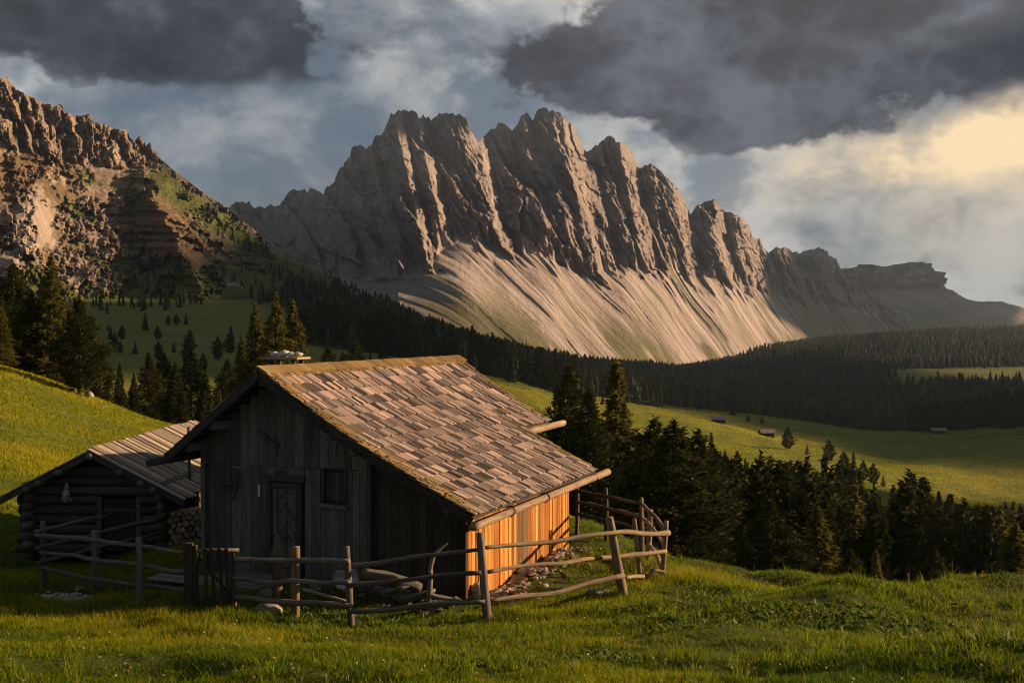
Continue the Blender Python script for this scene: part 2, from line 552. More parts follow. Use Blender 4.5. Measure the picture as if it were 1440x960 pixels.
# where trees stand densely (also used for the forest floor colour); metres
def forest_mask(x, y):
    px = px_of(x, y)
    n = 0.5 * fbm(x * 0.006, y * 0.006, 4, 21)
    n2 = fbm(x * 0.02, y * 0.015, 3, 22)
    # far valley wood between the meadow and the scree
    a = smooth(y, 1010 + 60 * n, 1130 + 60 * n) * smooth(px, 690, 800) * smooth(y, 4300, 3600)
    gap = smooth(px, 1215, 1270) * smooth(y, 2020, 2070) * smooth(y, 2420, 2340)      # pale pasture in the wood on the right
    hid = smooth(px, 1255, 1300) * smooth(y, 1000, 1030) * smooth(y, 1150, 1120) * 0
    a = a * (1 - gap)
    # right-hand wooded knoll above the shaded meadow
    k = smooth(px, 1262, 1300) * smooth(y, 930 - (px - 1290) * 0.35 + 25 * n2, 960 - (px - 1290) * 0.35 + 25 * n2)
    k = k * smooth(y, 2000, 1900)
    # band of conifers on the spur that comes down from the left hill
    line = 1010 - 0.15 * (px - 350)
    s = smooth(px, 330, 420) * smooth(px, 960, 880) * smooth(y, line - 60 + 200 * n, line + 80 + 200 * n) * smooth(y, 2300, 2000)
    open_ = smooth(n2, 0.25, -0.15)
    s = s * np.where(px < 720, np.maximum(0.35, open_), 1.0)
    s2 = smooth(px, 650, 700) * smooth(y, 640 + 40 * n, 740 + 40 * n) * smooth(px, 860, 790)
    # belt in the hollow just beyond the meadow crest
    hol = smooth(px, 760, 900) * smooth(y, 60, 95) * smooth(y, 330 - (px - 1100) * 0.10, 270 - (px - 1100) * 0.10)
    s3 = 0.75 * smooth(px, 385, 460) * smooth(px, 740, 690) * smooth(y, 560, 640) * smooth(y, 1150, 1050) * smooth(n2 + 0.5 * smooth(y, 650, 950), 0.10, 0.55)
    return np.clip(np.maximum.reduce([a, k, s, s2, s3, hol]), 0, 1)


def build_ground():
    pxs = np.concatenate([np.arange(-690, -60, 22.0), np.arange(-60, 1500, 3.6), np.arange(1500, 1960, 23.0)])
    # finer rows near the hut, coarser far away
    ds = np.exp(np.concatenate([np.linspace(math.log(1.8), math.log(9), 25)[:-1], np.linspace(math.log(9), math.log(40), 190)[:-1],
                                np.linspace(math.log(40), math.log(6200), 330)]))
    D, PXg = np.meshgrid(ds, pxs, indexing='ij')
    X = (PXg - CX) / F * D
    Z = ground_z(X, D)
    fm = forest_mask(X, D)
    V = np.stack([X, D, Z], -1).reshape(-1, 3)
    dirt = np.zeros_like(X)
    # gravel spot by the gate, trodden earth round the hut, the cart track on the left pasture, the lane across the meadow
    g = ground_at(85, 846)
    dirt = np.maximum(dirt, 0.9 * smooth(((X - g.x) / 0.85) ** 2 + ((D - g.y) / 0.42) ** 2 + 0.8 * vnoise(X * 3, D * 3, 31), 1.3, 0.5))
    dirt = np.maximum(dirt, 0.95 * smooth(np.abs(D - (660 + 0.35 * (PXg - 230)) - 6 * vnoise(X * 0.03, D * 0 + 2, 32)), 7, 3) * smooth(PXg, 150, 175) * smooth(PXg, 420, 340))
    lane = 470 - (PXg - 1120) * 0.42 + 8 * vnoise(X * 0.03, D * 0, 33)
    dirt = np.maximum(dirt, 0.55 * smooth(np.abs(D - lane), 7, 3) * smooth(PXg, 1040, 1080) * smooth(PXg, 1430, 1400))
    lane2 = 700 - (PXg - 1000) * 0.95
    dirt = np.maximum(dirt, 0.35 * smooth(np.abs(D - lane2), 9, 4) * smooth(PXg, 1000, 1020) * smooth(PXg, 1190, 1150))
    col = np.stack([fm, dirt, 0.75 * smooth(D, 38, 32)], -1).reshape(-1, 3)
    me = mesh_np('ground', V, grid_faces(len(ds), len(pxs)), M['ground'], col)
    tag(link('ground', me), 'grassy alpine meadow falling into a wooded valley', None, None, 'structure')


build_ground()

# ------------------------------------------------------------------ mountains
def interp(x, pts):
    p = np.array(pts, float)
    return np.interp(x, p[:, 0], p[:, 1])


SKY_MAIN = [(300, 300), (322, 290), (335, 283), (350, 284), (358, 290), (370, 292), (380, 288), (393, 291), (400, 276), (408, 268), (420, 265), (432, 267), (442, 266), (455, 272), (460, 262), (470, 257), (478, 236), (487, 226), (492, 222), (495, 208), (508, 203), (515, 208), (523, 205), (528, 192), (540, 186), (545, 172), (550, 160), (560, 156), (572, 154), (585, 157), (590, 166), (600, 162), (607, 169), (615, 160), (630, 158), (645, 160), (655, 167), (662, 184), (668, 196), (673, 200), (680, 190), (692, 182), (705, 171), (712, 175), (720, 183), (726, 176), (733, 163), (741, 157), (748, 168), (752, 164), (757, 153), (766, 151), (776, 156), (786, 158), (800, 170), (812, 189), (820, 209), (828, 214), (840, 203), (851, 193), (858, 189), (866, 199), (878, 200), (887, 212), (893, 226), (899, 238), (905, 233), (914, 231), (926, 237), (938, 250), (952, 264), (962, 280), (970, 301), (980, 288), (992, 282), (1003, 281), (1012, 290), (1020, 298), (1030, 299), (1045, 309), (1053, 317), (1058, 333), (1070, 337), (1076, 350), (1080, 354), (1092, 347), (1103, 346), (1112, 352), (1125, 355), (1140, 349), (1152, 347), (1163, 352), (1166, 361), (1176, 362), (1182, 378), (1195, 392), (1230, 418), (1300, 455), (1400, 480)]
CLIFF_MAIN = [(300, 330), (400, 345), (440, 380), (480, 390), (520, 392), (560, 392), (590, 372), (625, 352), (648, 338), (660, 330), (690, 346), (715, 344), (740, 362), (760, 354), (800, 380), (840, 378), (860, 388), (878, 364), (905, 386), (938, 366), (970, 392), (1010, 386), (1060, 404), (1100, 418), (1160, 424), (1200, 432), (1300, 470), (1400, 490)]
BASE_MAIN = [(300, 420), (450, 450), (600, 505), (700, 535), (800, 550), (940, 570), (1010, 550), (1130, 525), (1250, 510), (1400, 510)]
DCREST_MAIN = [(300, 4300), (395, 4050), (460, 3650), (560, 3500), (680, 3700), (780, 3880), (900, 4200), (1000, 4550), (1100, 4950), (1180, 5300), (1400, 6000)]
RIBS = [(300, 0), (400, 0), (440, -40), (470, 10), (494, 45), (503, -20), (512, 0), (520, 55), (529, -35), (545, 30), (556, 85), (567, -5), (586, 55), (600, -45), (625, 20), (655, 70), (668, 40), (680, -70), (705, 0), (735, 40), (745, 15), (770, 75), (792, 110), (812, -20), (832, -85), (850, -10), (872, 75), (884, 10), (897, -60), (920, 20), (945, 75), (964, -35), (985, 10), (1003, 45), (1018, -25), (1040, 40), (1060, -20), (1080, -30), (1100, 20), (1115, -15), (1150, 40), (1172, -30), (1400, 0)]
B48 = math.radians(47)


def saw(q, L, seed, duty=0.72):
    w = q / L + 0.55 * vnoise(q / L * 0.7, 0 * q + seed, seed)
    f = w - np.floor(w)
    a = 0.55 + 0.45 * vnoise(np.floor(w) * 1.37 + 0.5, 0 * q + 0.5, seed + 3)
    return a * (np.where(f < duty, f / duty, (1 - f) / (1 - duty)) * 2 - 1)


def build_massif():
    px = np.arange(300, 1400, 1.05)
    nb, nc, nk = 170, 250, 12      # rows on the scree, the cliff, the back
    crest = interp(px, SKY_MAIN) + 2.2 * fbm(px * 0.22, px * 0, 3, 41) + 1.6 * np.abs(vnoise(px * 0.45, px * 0, 45))
    csm = _gauss(crest[None, :], 34, 1)[0]
    clsm = interp(px, CLIFF_MAIN)
    cliff = _gauss(np.maximum(clsm, csm + 22)[None, :], 14, 1)[0]
    cliff = np.maximum(cliff, crest + 14)
    clsm = _gauss(np.maximum(clsm, csm + 18)[None, :], 40, 1)[0]
    base = interp(px, BASE_MAIN)
    base = np.maximum(base, cliff + 30)
    dcr = interp(px, DCREST_MAIN)
    dcl = dcr - 0.60 * (clsm - csm) / F * dcr - 40
    dbs = dcl - np.clip((_gauss(base[None, :], 40, 1)[0] - clsm) / F * dcr * 1.75, 150, 900)
    rows, deps, kind = [], [], []
    for i in range(nb):
        t = i / nb
        rows.append(base + (cliff - base) * t)
        deps.append(dbs + (dcl - dbs) * t ** 1.12)
        kind.append(np.full_like(px, t - 1))
    for i in range(nc):
        t = i / (nc - 1)
        rows.append(cliff + (crest - cliff) * t)
        deps.append(dcl + (dcr - dcl) * (0.35 * t + 0.65 * t ** 1.5))
        kind.append(np.full_like(px, t))
    for i in range(1, nk + 1):
        t = i / nk
        rows.append(crest + (40 + 0.8 * (base - crest)) * t ** 1.3)
        deps.append(dcr + 800 * t + 25)
        kind.append(np.full_like(px, 1 + t))
    R, D, T = np.array(rows), np.array(deps), np.array(kind)
    PXg = np.broadcast_to(px, R.shape)
    S = slope_of_row(R)
    tx = tanx(PXg)
    Z = S * D
    q = tx * D * math.cos(B48) + D * math.sin(B48)
    t = np.clip(T, 0, 1)
    Tq = T + (0.22 * saw(q, 150, 71, 0.74) + 0.10 * saw(q, 61, 79, 0.7) + 0.06 * fbm(q * 0.03, Z * 0.01, 3, 177)) * smooth(T, 0.6, 0.2)
    onc = smooth(Tq, -0.06, 0.10) * smooth(T, 1.35, 1.0)
    # big towers read off the skyline, then buttresses, ribs and cracks; lean of the ribs follows the fall line
    dn = np.maximum(R - csm, 0) * (T <= 1.0)
    c = PXg - 0.42 * dn + 3.0 * fbm(R * 0.05, PXg * 0.03, 3, 51)
    sc = D / 3700.0
    big = interp(PXg - 0.22 * dn, RIBS) * (0.55 + 0.45 * t)
    lf = 0.7 + 0.6 * vnoise(PXg * 0.02, R * 0.02, 52)
    m1 = smooth(fbm(PXg * 0.013, R * 0.012, 2, 53), -0.5, 0.5)
    rib = 30 * lf * saw(c, 62, 61, 0.80) + (6 + 16 * m1) * saw(c + 0.2 * dn, 29, 62, 0.76) + (3 + 9 * (1 - m1)) * saw(c - 0.15 * dn, 13, 63, 0.70) + 4.0 * ridged(c * 0.14, R * 0.03, 3, 64)
    rib = rib + 34 * facets(c / 40.0, (R - 0.35 * PXg) / 66.0, 401) + 15 * facets(c / 15.0 + 7, R / 27.0, 402) + 6.0 * facets(c / 6.0, R / 10.0 + 3, 403) + 2.6 * facets(c / 2.6, R / 4.0, 404)
    bed = (Z + 6 * fbm(q * 0.01, Z * 0.01, 2, 405)) / 34.0
    rib = rib + 5.0 * np.abs((bed % 1.0) - 0.5) * (0.4 + m1)
    fine = 3.0 * fbm(c * 0.30, R * 0.16, 4, 66, 0.6)
    slab = 26 * fbm(c * 0.016, R * 0.016, 3, 67)
    Rd = onc * (big + (rib + fine + slab) * (1 - 0.5 * smooth(t, 0.80, 1.0))) * sc
    onS = smooth(Tq, 0.03, -0.14) * smooth(T, -1.0, -0.8)
    qq = q + 7 * fbm(q * 0.006, Z * 0.006, 2, 70)
    fmk = smooth(fbm(qq * 0.007, Z * 0.004, 3, 80), -0.1, 0.5)
    fan = 19.0 * saw(qq, 150, 71, 0.74) + fmk * (6 * saw(qq + 20, 61, 79, 0.7) + 3.2 * ridged(qq * 0.030, Z * 0.001, 3, 72)) + (0.15 + fmk) * (1.2 * vnoise(qq * 0.14, Z * 0.004, 73) + 0.5 * vnoise(qq * 0.4, Z * 0.006, 74)) + 3.0 * fbm(qq * 0.02, Z * 0.02, 3, 81)
    tip = np.exp(-np.maximum(0, -T) * 4.0)
    fan = fan * (0.55 + 0.9 * tip) * (1 + 0.9 * smooth(PXg, 660, 540))
    dd = Rd + onS * fan * 1.5
    D2 = D - dd
    X2, Y2, Z2 = tx * D2, D2, S * D2
    scree = smooth(Tq + 0.05 * fbm(q * 0.05, Z * 0.03, 3, 77), 0.02, -0.05)
    scree = scree * (1 - 0.75 * smooth(px, 640, 560)[None, :])       # the left shoulder is broken rock rather than scree
    grass = smooth(T, -0.22, -0.60) * smooth(fbm(q * 0.012, Z * 0.003, 4, 78) + 0.9 * (-T - 0.55), -0.02, 0.30) * 0.85
    grass = np.maximum(grass, smooth(px, 1085, 1150)[None, :] * smooth(T, 0.05, -0.15) * 0.75)
    grass = np.maximum(grass, 0.7 * smooth(PXg, 800, 700) * smooth(PXg, 560, 620) * smooth(T, -0.38, -0.52) * smooth(vnoise(PXg * 0.15, R * 0.15, 177), -0.5, 0.2))
    V = np.stack([X2, Y2, Z2], -1).reshape(-1, 3)
    col = np.stack([scree, grass, np.zeros_like(q)], -1).reshape(-1, 3)
    me = mesh_np('mountain', V, grid_faces(*R.shape), M['massif'], col, attrs={'q': q, 'h': Z})
    tag(link('jagged_mountain', me), 'jagged grey dolomite peaks with long pale scree fans', None, None, 'structure')


SKY_LEFT = [(-160, 70), (-60, 95), (0, 110), (12, 109), (22, 122), (35, 131), (50, 138), (62, 146), (75, 149), (88, 147), (92, 158), (105, 162), (118, 163), (127, 160), (133, 172), (150, 176), (165, 182), (178, 181), (183, 192), (190, 199), (196, 191), (203, 198), (206, 206), (212, 199), (217, 212), (222, 214), (226, 222), (240, 236), (262, 252), (285, 270), (310, 286), (330, 300), (350, 316), (370, 333), (385, 347), (400, 354), (430, 366), (470, 392), (520, 420)]


def build_left():
    px = np.arange(-160, 520, 1.15)
    crest = interp(px, SKY_LEFT) + 1.3 * fbm(px * 0.2, px * 0, 3, 81) * smooth(px, 260, 200) + 0.5 * vnoise(px * 0.5, px * 0, 82)
    cliff = interp(px, [(-160, 190), (0, 205), (60, 225), (120, 235), (180, 240), (215, 238), (235, 244), (300, 288), (400, 358), (520, 426)])
    cliff = np.maximum(cliff, crest + 3)
    base = interp(px, [(-160, 455), (0, 468), (200, 475), (330, 470), (420, 468), (520, 480)])
    dcr = interp(px, [(-160, 1360), (0, 1540), (120, 1680), (215, 1790), (300, 1720), (400, 1600), (520, 1480)])
    dcl = dcr - interp(px, [(-160, 130), (150, 80), (240, 12), (520, 12)])
    dbs = interp(px, [(-160, 800), (0, 860), (200, 960), (330, 1010), (420, 1080), (520, 1080)])
    nb, nc, nk = 240, 120, 10
    rows, deps, kind = [], [], []
    for i in range(nb):
        t = i / nb
        rows.append(base + (cliff - base) * t)
        deps.append(dbs + (dcl - dbs) * (0.62 * t + 0.38 * t ** 0.6))
        kind.append(np.full_like(px, t - 1))
    for i in range(nc):
        t = i / (nc - 1)
        rows.append(cliff + (crest - cliff) * t)
        deps.append(dcl + (dcr - dcl) * t)
        kind.append(np.full_like(px, t))
    for i in range(1, nk + 1):
        t = i / nk
        rows.append(crest + 260 * t)
        deps.append(dcr + 420 * t + 6)
        kind.append(np.full_like(px, 1 + t))
    R, D, T = np.array(rows), np.array(deps), np.array(kind)
    PXg = np.broadcast_to(px, R.shape)
    cliffy = smooth(PXg, 240, 200)
    front = (T < 1.0)
    # the spur that runs out towards the valley from the end of the rock teeth: sharp edge, shaded left flank
    edge = interp(R, [(205, 206), (240, 208), (280, 212), (300, 226), (330, 246), (360, 262), (400, 280), (440, 290)])
    dx = PXg - edge + 9 * fbm(R * 0.07, R * 0, 4, 83, 0.6)
    spur = np.where(dx > 0, np.exp(-dx / 120.0), np.exp(dx / 26.0))
    spur = spur * smooth(R, 212, 262) * smooth(R, 450, 395) * front
    D = D - 150 * spur
    # a second rounded rib and the pale rubble cone further left
    rib2 = np.exp(-((PXg - interp(R, [(200, 60), (260, 52), (440, 20)])) / 30.0) ** 2) * smooth(R, 235, 290) * smooth(R, 440, 380) * front
    D = D - 45 * rib2
    S = slope_of_row(R)
    X = tanx(PXg) * D
    Z = S * D
    q = X * 0.80 + D * 0.60
    n = np.array([0.60, -0.80])
    t = np.clip(T, 0, 1)
    onc = smooth(T, -0.03, 0.10) * smooth(T, 1.3, 1.0) * cliffy
    qq = q + 5 * fbm(Z * 0.04, q * 0.02, 3, 84)
    rib = 24 * saw(qq + 0.25 * Z, 62, 85, 0.62) + 14 * saw(qq, 27, 86, 0.6) + 13 * facets(PXg / 12.0, R / 24.0, 413) + 6 * facets(PXg / 5.0, R / 9.0, 414) + 2.5 * facets(PXg / 2.4, R / 3.6, 415) + 5 * vnoise(q * 0.02, Z * 0.1, 88) + 4 * fbm(PXg * 0.35, R * 0.2, 3, 196)
    brown = smooth(PXg, 345, 315) * smooth(R - 0.72 * (PXg - 215) + 9 * fbm(PXg * 0.06, R * 0.1, 3, 190), 262, 282) * smooth(R, 386, 362) * smooth(dx, -16, 4) * front
    brown2 = smooth(PXg, 125, 95) * smooth(R, 214, 226) * smooth(R, 300, 268) * front
    brown = np.maximum(brown, 0.95 * brown2)
    brown3 = smooth(PXg, 150, 165) * smooth(R, 290, 305) * smooth(R, 372, 350) * smooth(dx, 8, -6) * front
    brown = np.maximum(brown, 0.85 * brown3)
    # stepped layers in the brown bands, rubble below
    lay = 8.0 * (np.abs(((Z + 3 * fbm(q * 0.02, Z * 0, 3, 89)) / 13.0) % 1.0 - 0.5) * 2 - 0.5) * brown
    lay = lay + brown * (8 * saw(qq, 38, 90, 0.6) + 4 * ridged(qq * 0.06, Z * 0.01, 2, 91))
    rocky = smooth(fbm(PXg * 0.03, R * 0.03, 3, 191) + smooth(PXg, 230, 120) * 0.55, -0.1, 0.5)
    slope = (1 - onc) * front * (6.0 * fbm(X * 0.013, Z * 0.02 + D * 0.004, 4, 92) + rocky * (12.0 * facets(PXg / 17.0 + 0.02 * R, R / 15.0, 410) + 6.5 * facets(PXg / 7.0, R / 6.0, 411) + 3.0 * facets(PXg / 3.2, R / 2.6, 412)) + 1.2 * fbm(PXg * 0.3, R * 0.3, 2, 194))
    gul = (1 - onc) * front * smooth(PXg, 190, 120) * 6 * ridged(qq * 0.022, Z * 0.004, 3, 94)
    d = onc * rib * (1 - 0.5 * smooth(t, 0.8, 1.0)) + lay + slope + gul
    D2 = D - 1.3 * d
    X2, Y2, Z2 = tanx(PXg) * D2, D2, S * D2
    nz = fbm(q * 0.02, Z * 0.02, 4, 95)
    grass = front * (1 - smooth(T, -0.04, 0.02) * cliffy) * smooth(nz + 0.35 * fbm(PXg * 0.14, R * 0.2, 3, 197) + 0.9 * smooth(PXg, 150, 260) + 0.75 * smooth(R, 310, 400) - 0.28, -0.12, 0.10)
    cone = smooth(((PXg - 52 + 0.25 * (R - 300)) / 32.0) ** 2 + ((R - 305) / 50.0) ** 2 + 0.9 * nz + 0.5 * fbm(PXg * 0.12, R * 0.12, 3, 195), 1.15, 0.55)
    run = smooth(np.abs(PXg - (40 - 0.35 * (R - 330)) + 12 * nz), 26, 12) * smooth(R, 300, 330) * smooth(R, 425, 380)
    scree = np.clip(np.maximum(cone, run), 0, 1) * front
    ridgeline = smooth(PXg, 225, 260) * smooth(R - crest, 14, 4) * 0.8 * front
    grass = np.clip(grass * (1 - brown) * (1 - scree) * (1 - ridgeline), 0, 1)
    V = np.stack([X2, Y2, Z2], -1).reshape(-1, 3)
    col = np.stack([scree, grass, np.clip(brown, 0, 1)], -1).reshape(-1, 3)
    me = mesh_np('mountain_spur', V, grid_faces(*R.shape), M['lefthill'], col, attrs={'q': q, 'h': Z})
    tag(link('rocky_hillside', me), 'brown rock ridge with teeth above a grassy spur', None, None, 'structure')
    return X2, Y2, Z2, grass, R, PXg


def build_far():
    px = np.arange(1080, 1760, 2.0)
    crest = interp(px, [(1080, 400), (1150, 388), (1183, 378), (1200, 375), (1212, 372), (1240, 374), (1250, 376), (1265, 369), (1285, 368), (1298, 370), (1304, 381), (1312, 388), (1325, 398), (1340, 410), (1360, 421), (1385, 424), (1405, 423), (1425, 428), (1440, 433), (1500, 425), (1700, 440), (2300, 440)]) + 0.8 * fbm(px * 0.1, px * 0, 3, 101)
    cliff = interp(px, [(1080, 430), (1180, 408), (1240, 405), (1310, 402), (1345, 415), (1400, 428), (2300, 445)])
    cliff = np.maximum(cliff, crest + 2)
    base = np.full_like(px, 500.0)
    dcr = interp(px, [(1080, 6000), (1180, 6000), (1440, 6600), (2300, 7600)])
    dcl = dcr - 60
    dbs = dcr - 1300
    nb, nc, nk = 90, 50, 6
    rows, deps, kind = [], [], []
    for i in range(nb):
        t = i / nb
        rows.append(base + (cliff - base) * t)
        deps.append(dbs + (dcl - dbs) * (0.4 * t + 0.6 * t ** 0.7))
        kind.append(np.full_like(px, t - 1))
    for i in range(nc):
        t = i / (nc - 1)
        rows.append(cliff + (crest - cliff) * t)
        deps.append(dcl + (dcr - dcl) * t)
        kind.append(np.full_like(px, t))
    for i in range(1, nk + 1):
        t = i / nk
        rows.append(crest + 60 * t)
        deps.append(dcr + 900 * t)
        kind.append(np.full_like(px, 1 + t))
    R, D, T = np.array(rows), np.array(deps), np.array(kind)
    PXg = np.broadcast_to(px, R.shape)
    X = tanx(PXg) * D
    Z = slope_of_row(R) * D
    q = X * 0.7 + D * 0.7
    onc = smooth(T, -0.03, 0.1) * smooth(T, 1.2, 1.0) * smooth(PXg, 1350, 1310)
    d = onc * (45 * facets(PXg / 24.0, R / 16.0, 420) + 22 * facets(PXg / 9.0, R / 8.0, 421) + 14 * saw(q, 60, 103, 0.6)) + smooth(T, 0.0, -0.3) * (T < 0) * (30 * ridged(q * 0.006, Z * 0.001, 3, 104) + 8 * fbm(q * 0.02, Z * 0.01, 3, 105))
    X2, Y2 = X + 0.7 * d, D - 0.7 * d
    scree = smooth(T, 0.02, -0.03) * (T < 0.5)
    grass = smooth(T, -0.1, -0.5) * (T < 0.5) * 0.8
    V = np.stack([X2, Y2, Z], -1).reshape(-1, 3)
    col = np.stack([scree + 0 * X, grass, 0 * X], -1).reshape(-1, 3)
    me = mesh_np('far_ridge', V, grid_faces(*R.shape), M['farridge'], col, attrs={'q': q, 'h': Z})
    tag(link('distant_ridge', me), 'hazy flat-topped ridge closing the valley', None, None, 'structure')


build_massif()
LEFT = build_left()
build_far()

# ------------------------------------------------------------------ small-mesh builder: every primitive carries its tint and its grain direction
RND = random.Random(7)


def frame_of(d, up=Vector((0, 0, 1))):
    d = Vector(d).normalized()
    if abs(d.dot(up)) > 0.98:
        up = Vector((1, 0, 0)) if abs(d.x) < 0.9 else Vector((0, 1, 0))
    s = d.cross(up).normalized()
    return d, s, s.cross(d).normalized()


class MB:
    def __init__(s):
        s.v, s.f, s.c, s.g = [], [], [], []

    def prim(s, vs, fs, col, gv):
        o = len(s.v)
        s.v += [tuple(p) for p in vs]
        s.f += [tuple(i + o for i in f) for f in fs]
        s.c += [col] * len(vs)
        off = (RND.random() * 40, RND.random() * 40, RND.random() * 40)
        s.g += [(g[0] * 0.07 + off[0], g[1] + off[1], g[2] + off[2]) for g in gv]
        return s

    def beam(s, p0, p1, w, t, col, up=(0, 0, 1), w1=None, t1=None, ch=0.0, cut=None):
        """box from p0 to p1; w across, t along 'up'"""
        p0, p1 = Vector(p0), Vector(p1)
        d, sd, u = frame_of(p1 - p0, Vector(up))
        L = (p1 - p0).length
        vs, gv = [], []
        for (p, ww, tt, al) in ((p0, w, t, 0.0), (p1, w1 or w, t1 or t, L)):
            for a, b in ((-.5, -.5), (.5, -.5), (.5, .5), (-.5, .5)):
                jx = RND.uniform(-ch, ch)
                vs.append(p + sd * (a * ww) + u * (b * tt) + d * jx)
                gv.append((al, a * ww, b * tt))
        fs = [(0, 1, 2, 3), (7, 6, 5, 4), (0, 4, 5, 1), (1, 5, 6, 2), (2, 6, 7, 3), (3, 7, 4, 0)]
        return s.prim(vs, fs, col, gv)

    def tube(s, pts, rad, col, n=9, rough=0.06, cap=True, sub=1):
        pts = [Vector(p) for p in pts]
        if not isinstance(rad, (list, tuple)):
            rad = [rad] * len(pts)
        if sub > 1:
            P, Rr = [], []
            for i in range(len(pts) - 1):
                for k in range(sub):
                    f = k / sub
                    a = pts[max(i - 1, 0)]
                    b, c = pts[i], pts[i + 1]
                    e = pts[min(i + 2, len(pts) - 1)]
                    q = 0.5 * ((2 * b) + (c - a) * f + (2 * a - 5 * b + 4 * c - e) * f * f + (3 * b - a - 3 * c + e) * f ** 3)
                    P.append(q)
                    Rr.append(rad[i] * (1 - f) + rad[i + 1] * f)
            P.append(pts[-1])
            Rr.append(rad[-1])
            pts, rad = P, Rr
        vs, fs, gv = [], [], []
        al = 0.0
        for i, p in enumerate(pts):
            d = (pts[min(i + 1, len(pts) - 1)] - pts[max(i - 1, 0)])
            d, sd, u = frame_of(d)
            if i:
                al += (p - pts[i - 1]).length
            for k in range(n):
                a = 2 * math.pi * k / n
                r = rad[i] * (1 + RND.uniform(-rough, rough))
                vs.append(p + sd * (math.cos(a) * r) + u * (math.sin(a) * r))
                gv.append((al, math.cos(a) * r, math.sin(a) * r))
        for i in range(len(pts) - 1):
            for k in range(n):
                fs.append((i * n + k, i * n + (k + 1) % n, (i + 1) * n + (k + 1) % n, (i + 1) * n + k))
        if cap:
            fs.append(tuple(range(n - 1, -1, -1)))
            fs.append(tuple(range((len(pts) - 1) * n, len(pts) * n)))
        return s.prim(vs, fs, col, gv)

    def lump(s, c, r, col, seed=0, n=8, m=6, rough=0.22, rot=0.0):
        """an irregular stone"""
        rr = random.Random(seed)
        vs, fs, gv = [], [], []
        fx = [rr.uniform(-1, 1) for _ in range(6)]
        for i in range(m + 1):
            th = math.pi * i / m
            for k in range(n):
                ph = 2 * math.pi * k / n
                x, y, z = math.sin(th) * math.cos(ph), math.sin(th) * math.sin(ph), math.cos(th)
                q = 1 + rough * (fx[0] * math.sin(3 * x + 4 * fx[1]) + fx[2] * math.sin(4 * y + 3 * fx[3]) + fx[4] * math.cos(3 * z + 5 * fx[5])) + rr.uniform(-rough, rough) * 0.35
                x, y, z = x * r[0] * q, y * r[1] * q, z * r[2] * q
                x, y = x * math.cos(rot) - y * math.sin(rot), x * math.sin(rot) + y * math.cos(rot)
                vs.append(Vector(c) + Vector((x, y, z)))
                gv.append((x * 14, y, z))
        for i in range(m):
            for k in range(n):
                fs.append((i * n + k, (i + 1) * n + k, (i + 1) * n + (k + 1) % n, i * n + (k + 1) % n))
        return s.prim(vs, fs, col, gv)

    def build(s, name, material, parent=None, smooth_sh=False, label=None):
        me = bpy.data.meshes.new(name)
        me.from_pydata(s.v, [], s.f)
        a = me.attributes.new('Col', 'FLOAT_COLOR', 'POINT')
        a.data.foreach_set('color', np.array([(*c, 1.0) for c in s.c], dtype=np.float32).ravel())
        a = me.attributes.new('gv', 'FLOAT_VECTOR', 'POINT')
        a.data.foreach_set('vector', np.array(s.g, dtype=np.float32).ravel())
        me.materials.append(material)
        if smooth_sh:
            me.polygons.foreach_set('use_smooth', np.ones(len(me.polygons), dtype=bool))
        me.update()
        o = link(name, me, parent)
        if label:
            o['label'] = label
        return o


def m_wood(name, contrast=1.0, rough=0.85, moss=0.0):
    m, N, b = mat(name)
    tint = N.node('ShaderNodeAttribute', attribute_name='Col').outputs['Color']
    gv = N.node('ShaderNodeAttribute', attribute_name='gv').outputs['Vector']
    n1 = N.noise(gv, 26, 5, 0.65, 0.3)
    n2 = N.noise(gv, 95, 3, 0.6)
    n3 = N.noise(gv, 5, 3, 0.6, 0.8)
    v = N.math('ADD', N.math('MULTIPLY', n1, 0.55), N.math('ADD', N.math('MULTIPLY', n2, 0.2), N.math('MULTIPLY', n3, 0.25)))
    k = N.ramp(v, [(0.34, (1 - 0.62 * contrast,) * 3), (0.47, (1 - 0.15 * contrast,) * 3), (0.62, (1 + 0.28 * contrast,) * 3)])
    col = N.mix(1.0, tint, k, 'MULTIPLY')
    crack = N.step(N.noise(gv, 55, 4, 0.7, 0.2), 0.61, 0.68, 0.0, 0.6)
    col = N.mix(crack, col, (0.015, 0.013, 0.011))
    if moss:
        P = N.node('ShaderNodeTexCoord').outputs['Object']
        ms = N.step(N.noise(P, 3.0, 5, 0.7), 0.52, 0.66, 0.0, moss)
        col = N.mix(ms, col, (0.085, 0.078, 0.022))
    N.l.new(col, b.inputs['Base Color'])
    b.inputs['Roughness'].default_value = rough
    bump(N, b, N.math('SUBTRACT', v, N.math('MULTIPLY', crack, 0.4)), 0.6, 0.012)
    return m


def m_stone(name):
    m, N, b = mat(name)
    tint = N.node('ShaderNodeAttribute', attribute_name='Col').outputs['Color']
    P = N.node('ShaderNodeTexCoord').outputs['Object']
    n1 = N.noise(P, 6, 6, 0.65)
    n2 = N.noise(P, 40, 4, 0.7)
    k = N.ramp(N.math('ADD', N.math('MULTIPLY', n1, 0.6), N.math('MULTIPLY', n2, 0.4)), [(0.35, (0.5,) * 3), (0.5, (1,) * 3), (0.66, (1.35,) * 3)])
    N.l.new(N.mix(1.0, tint, k, 'MULTIPLY'), b.inputs['Base Color'])
    bump(N, b, N.math('ADD', n1, N.math('MULTIPLY', n2, 0.4)), 0.7, 0.03)
    return m


M['wood'] = m_wood('weathered_wood')
M['shingle'] = m_wood('larch_shingle', 0.75, 0.8)
M['log'] = m_wood('debarked_log', 1.15, 0.85)
M['warmwood'] = m_wood('sunburnt_larch_board', 1.0, 0.7)
M['stone'] = m_stone('rough_stone')


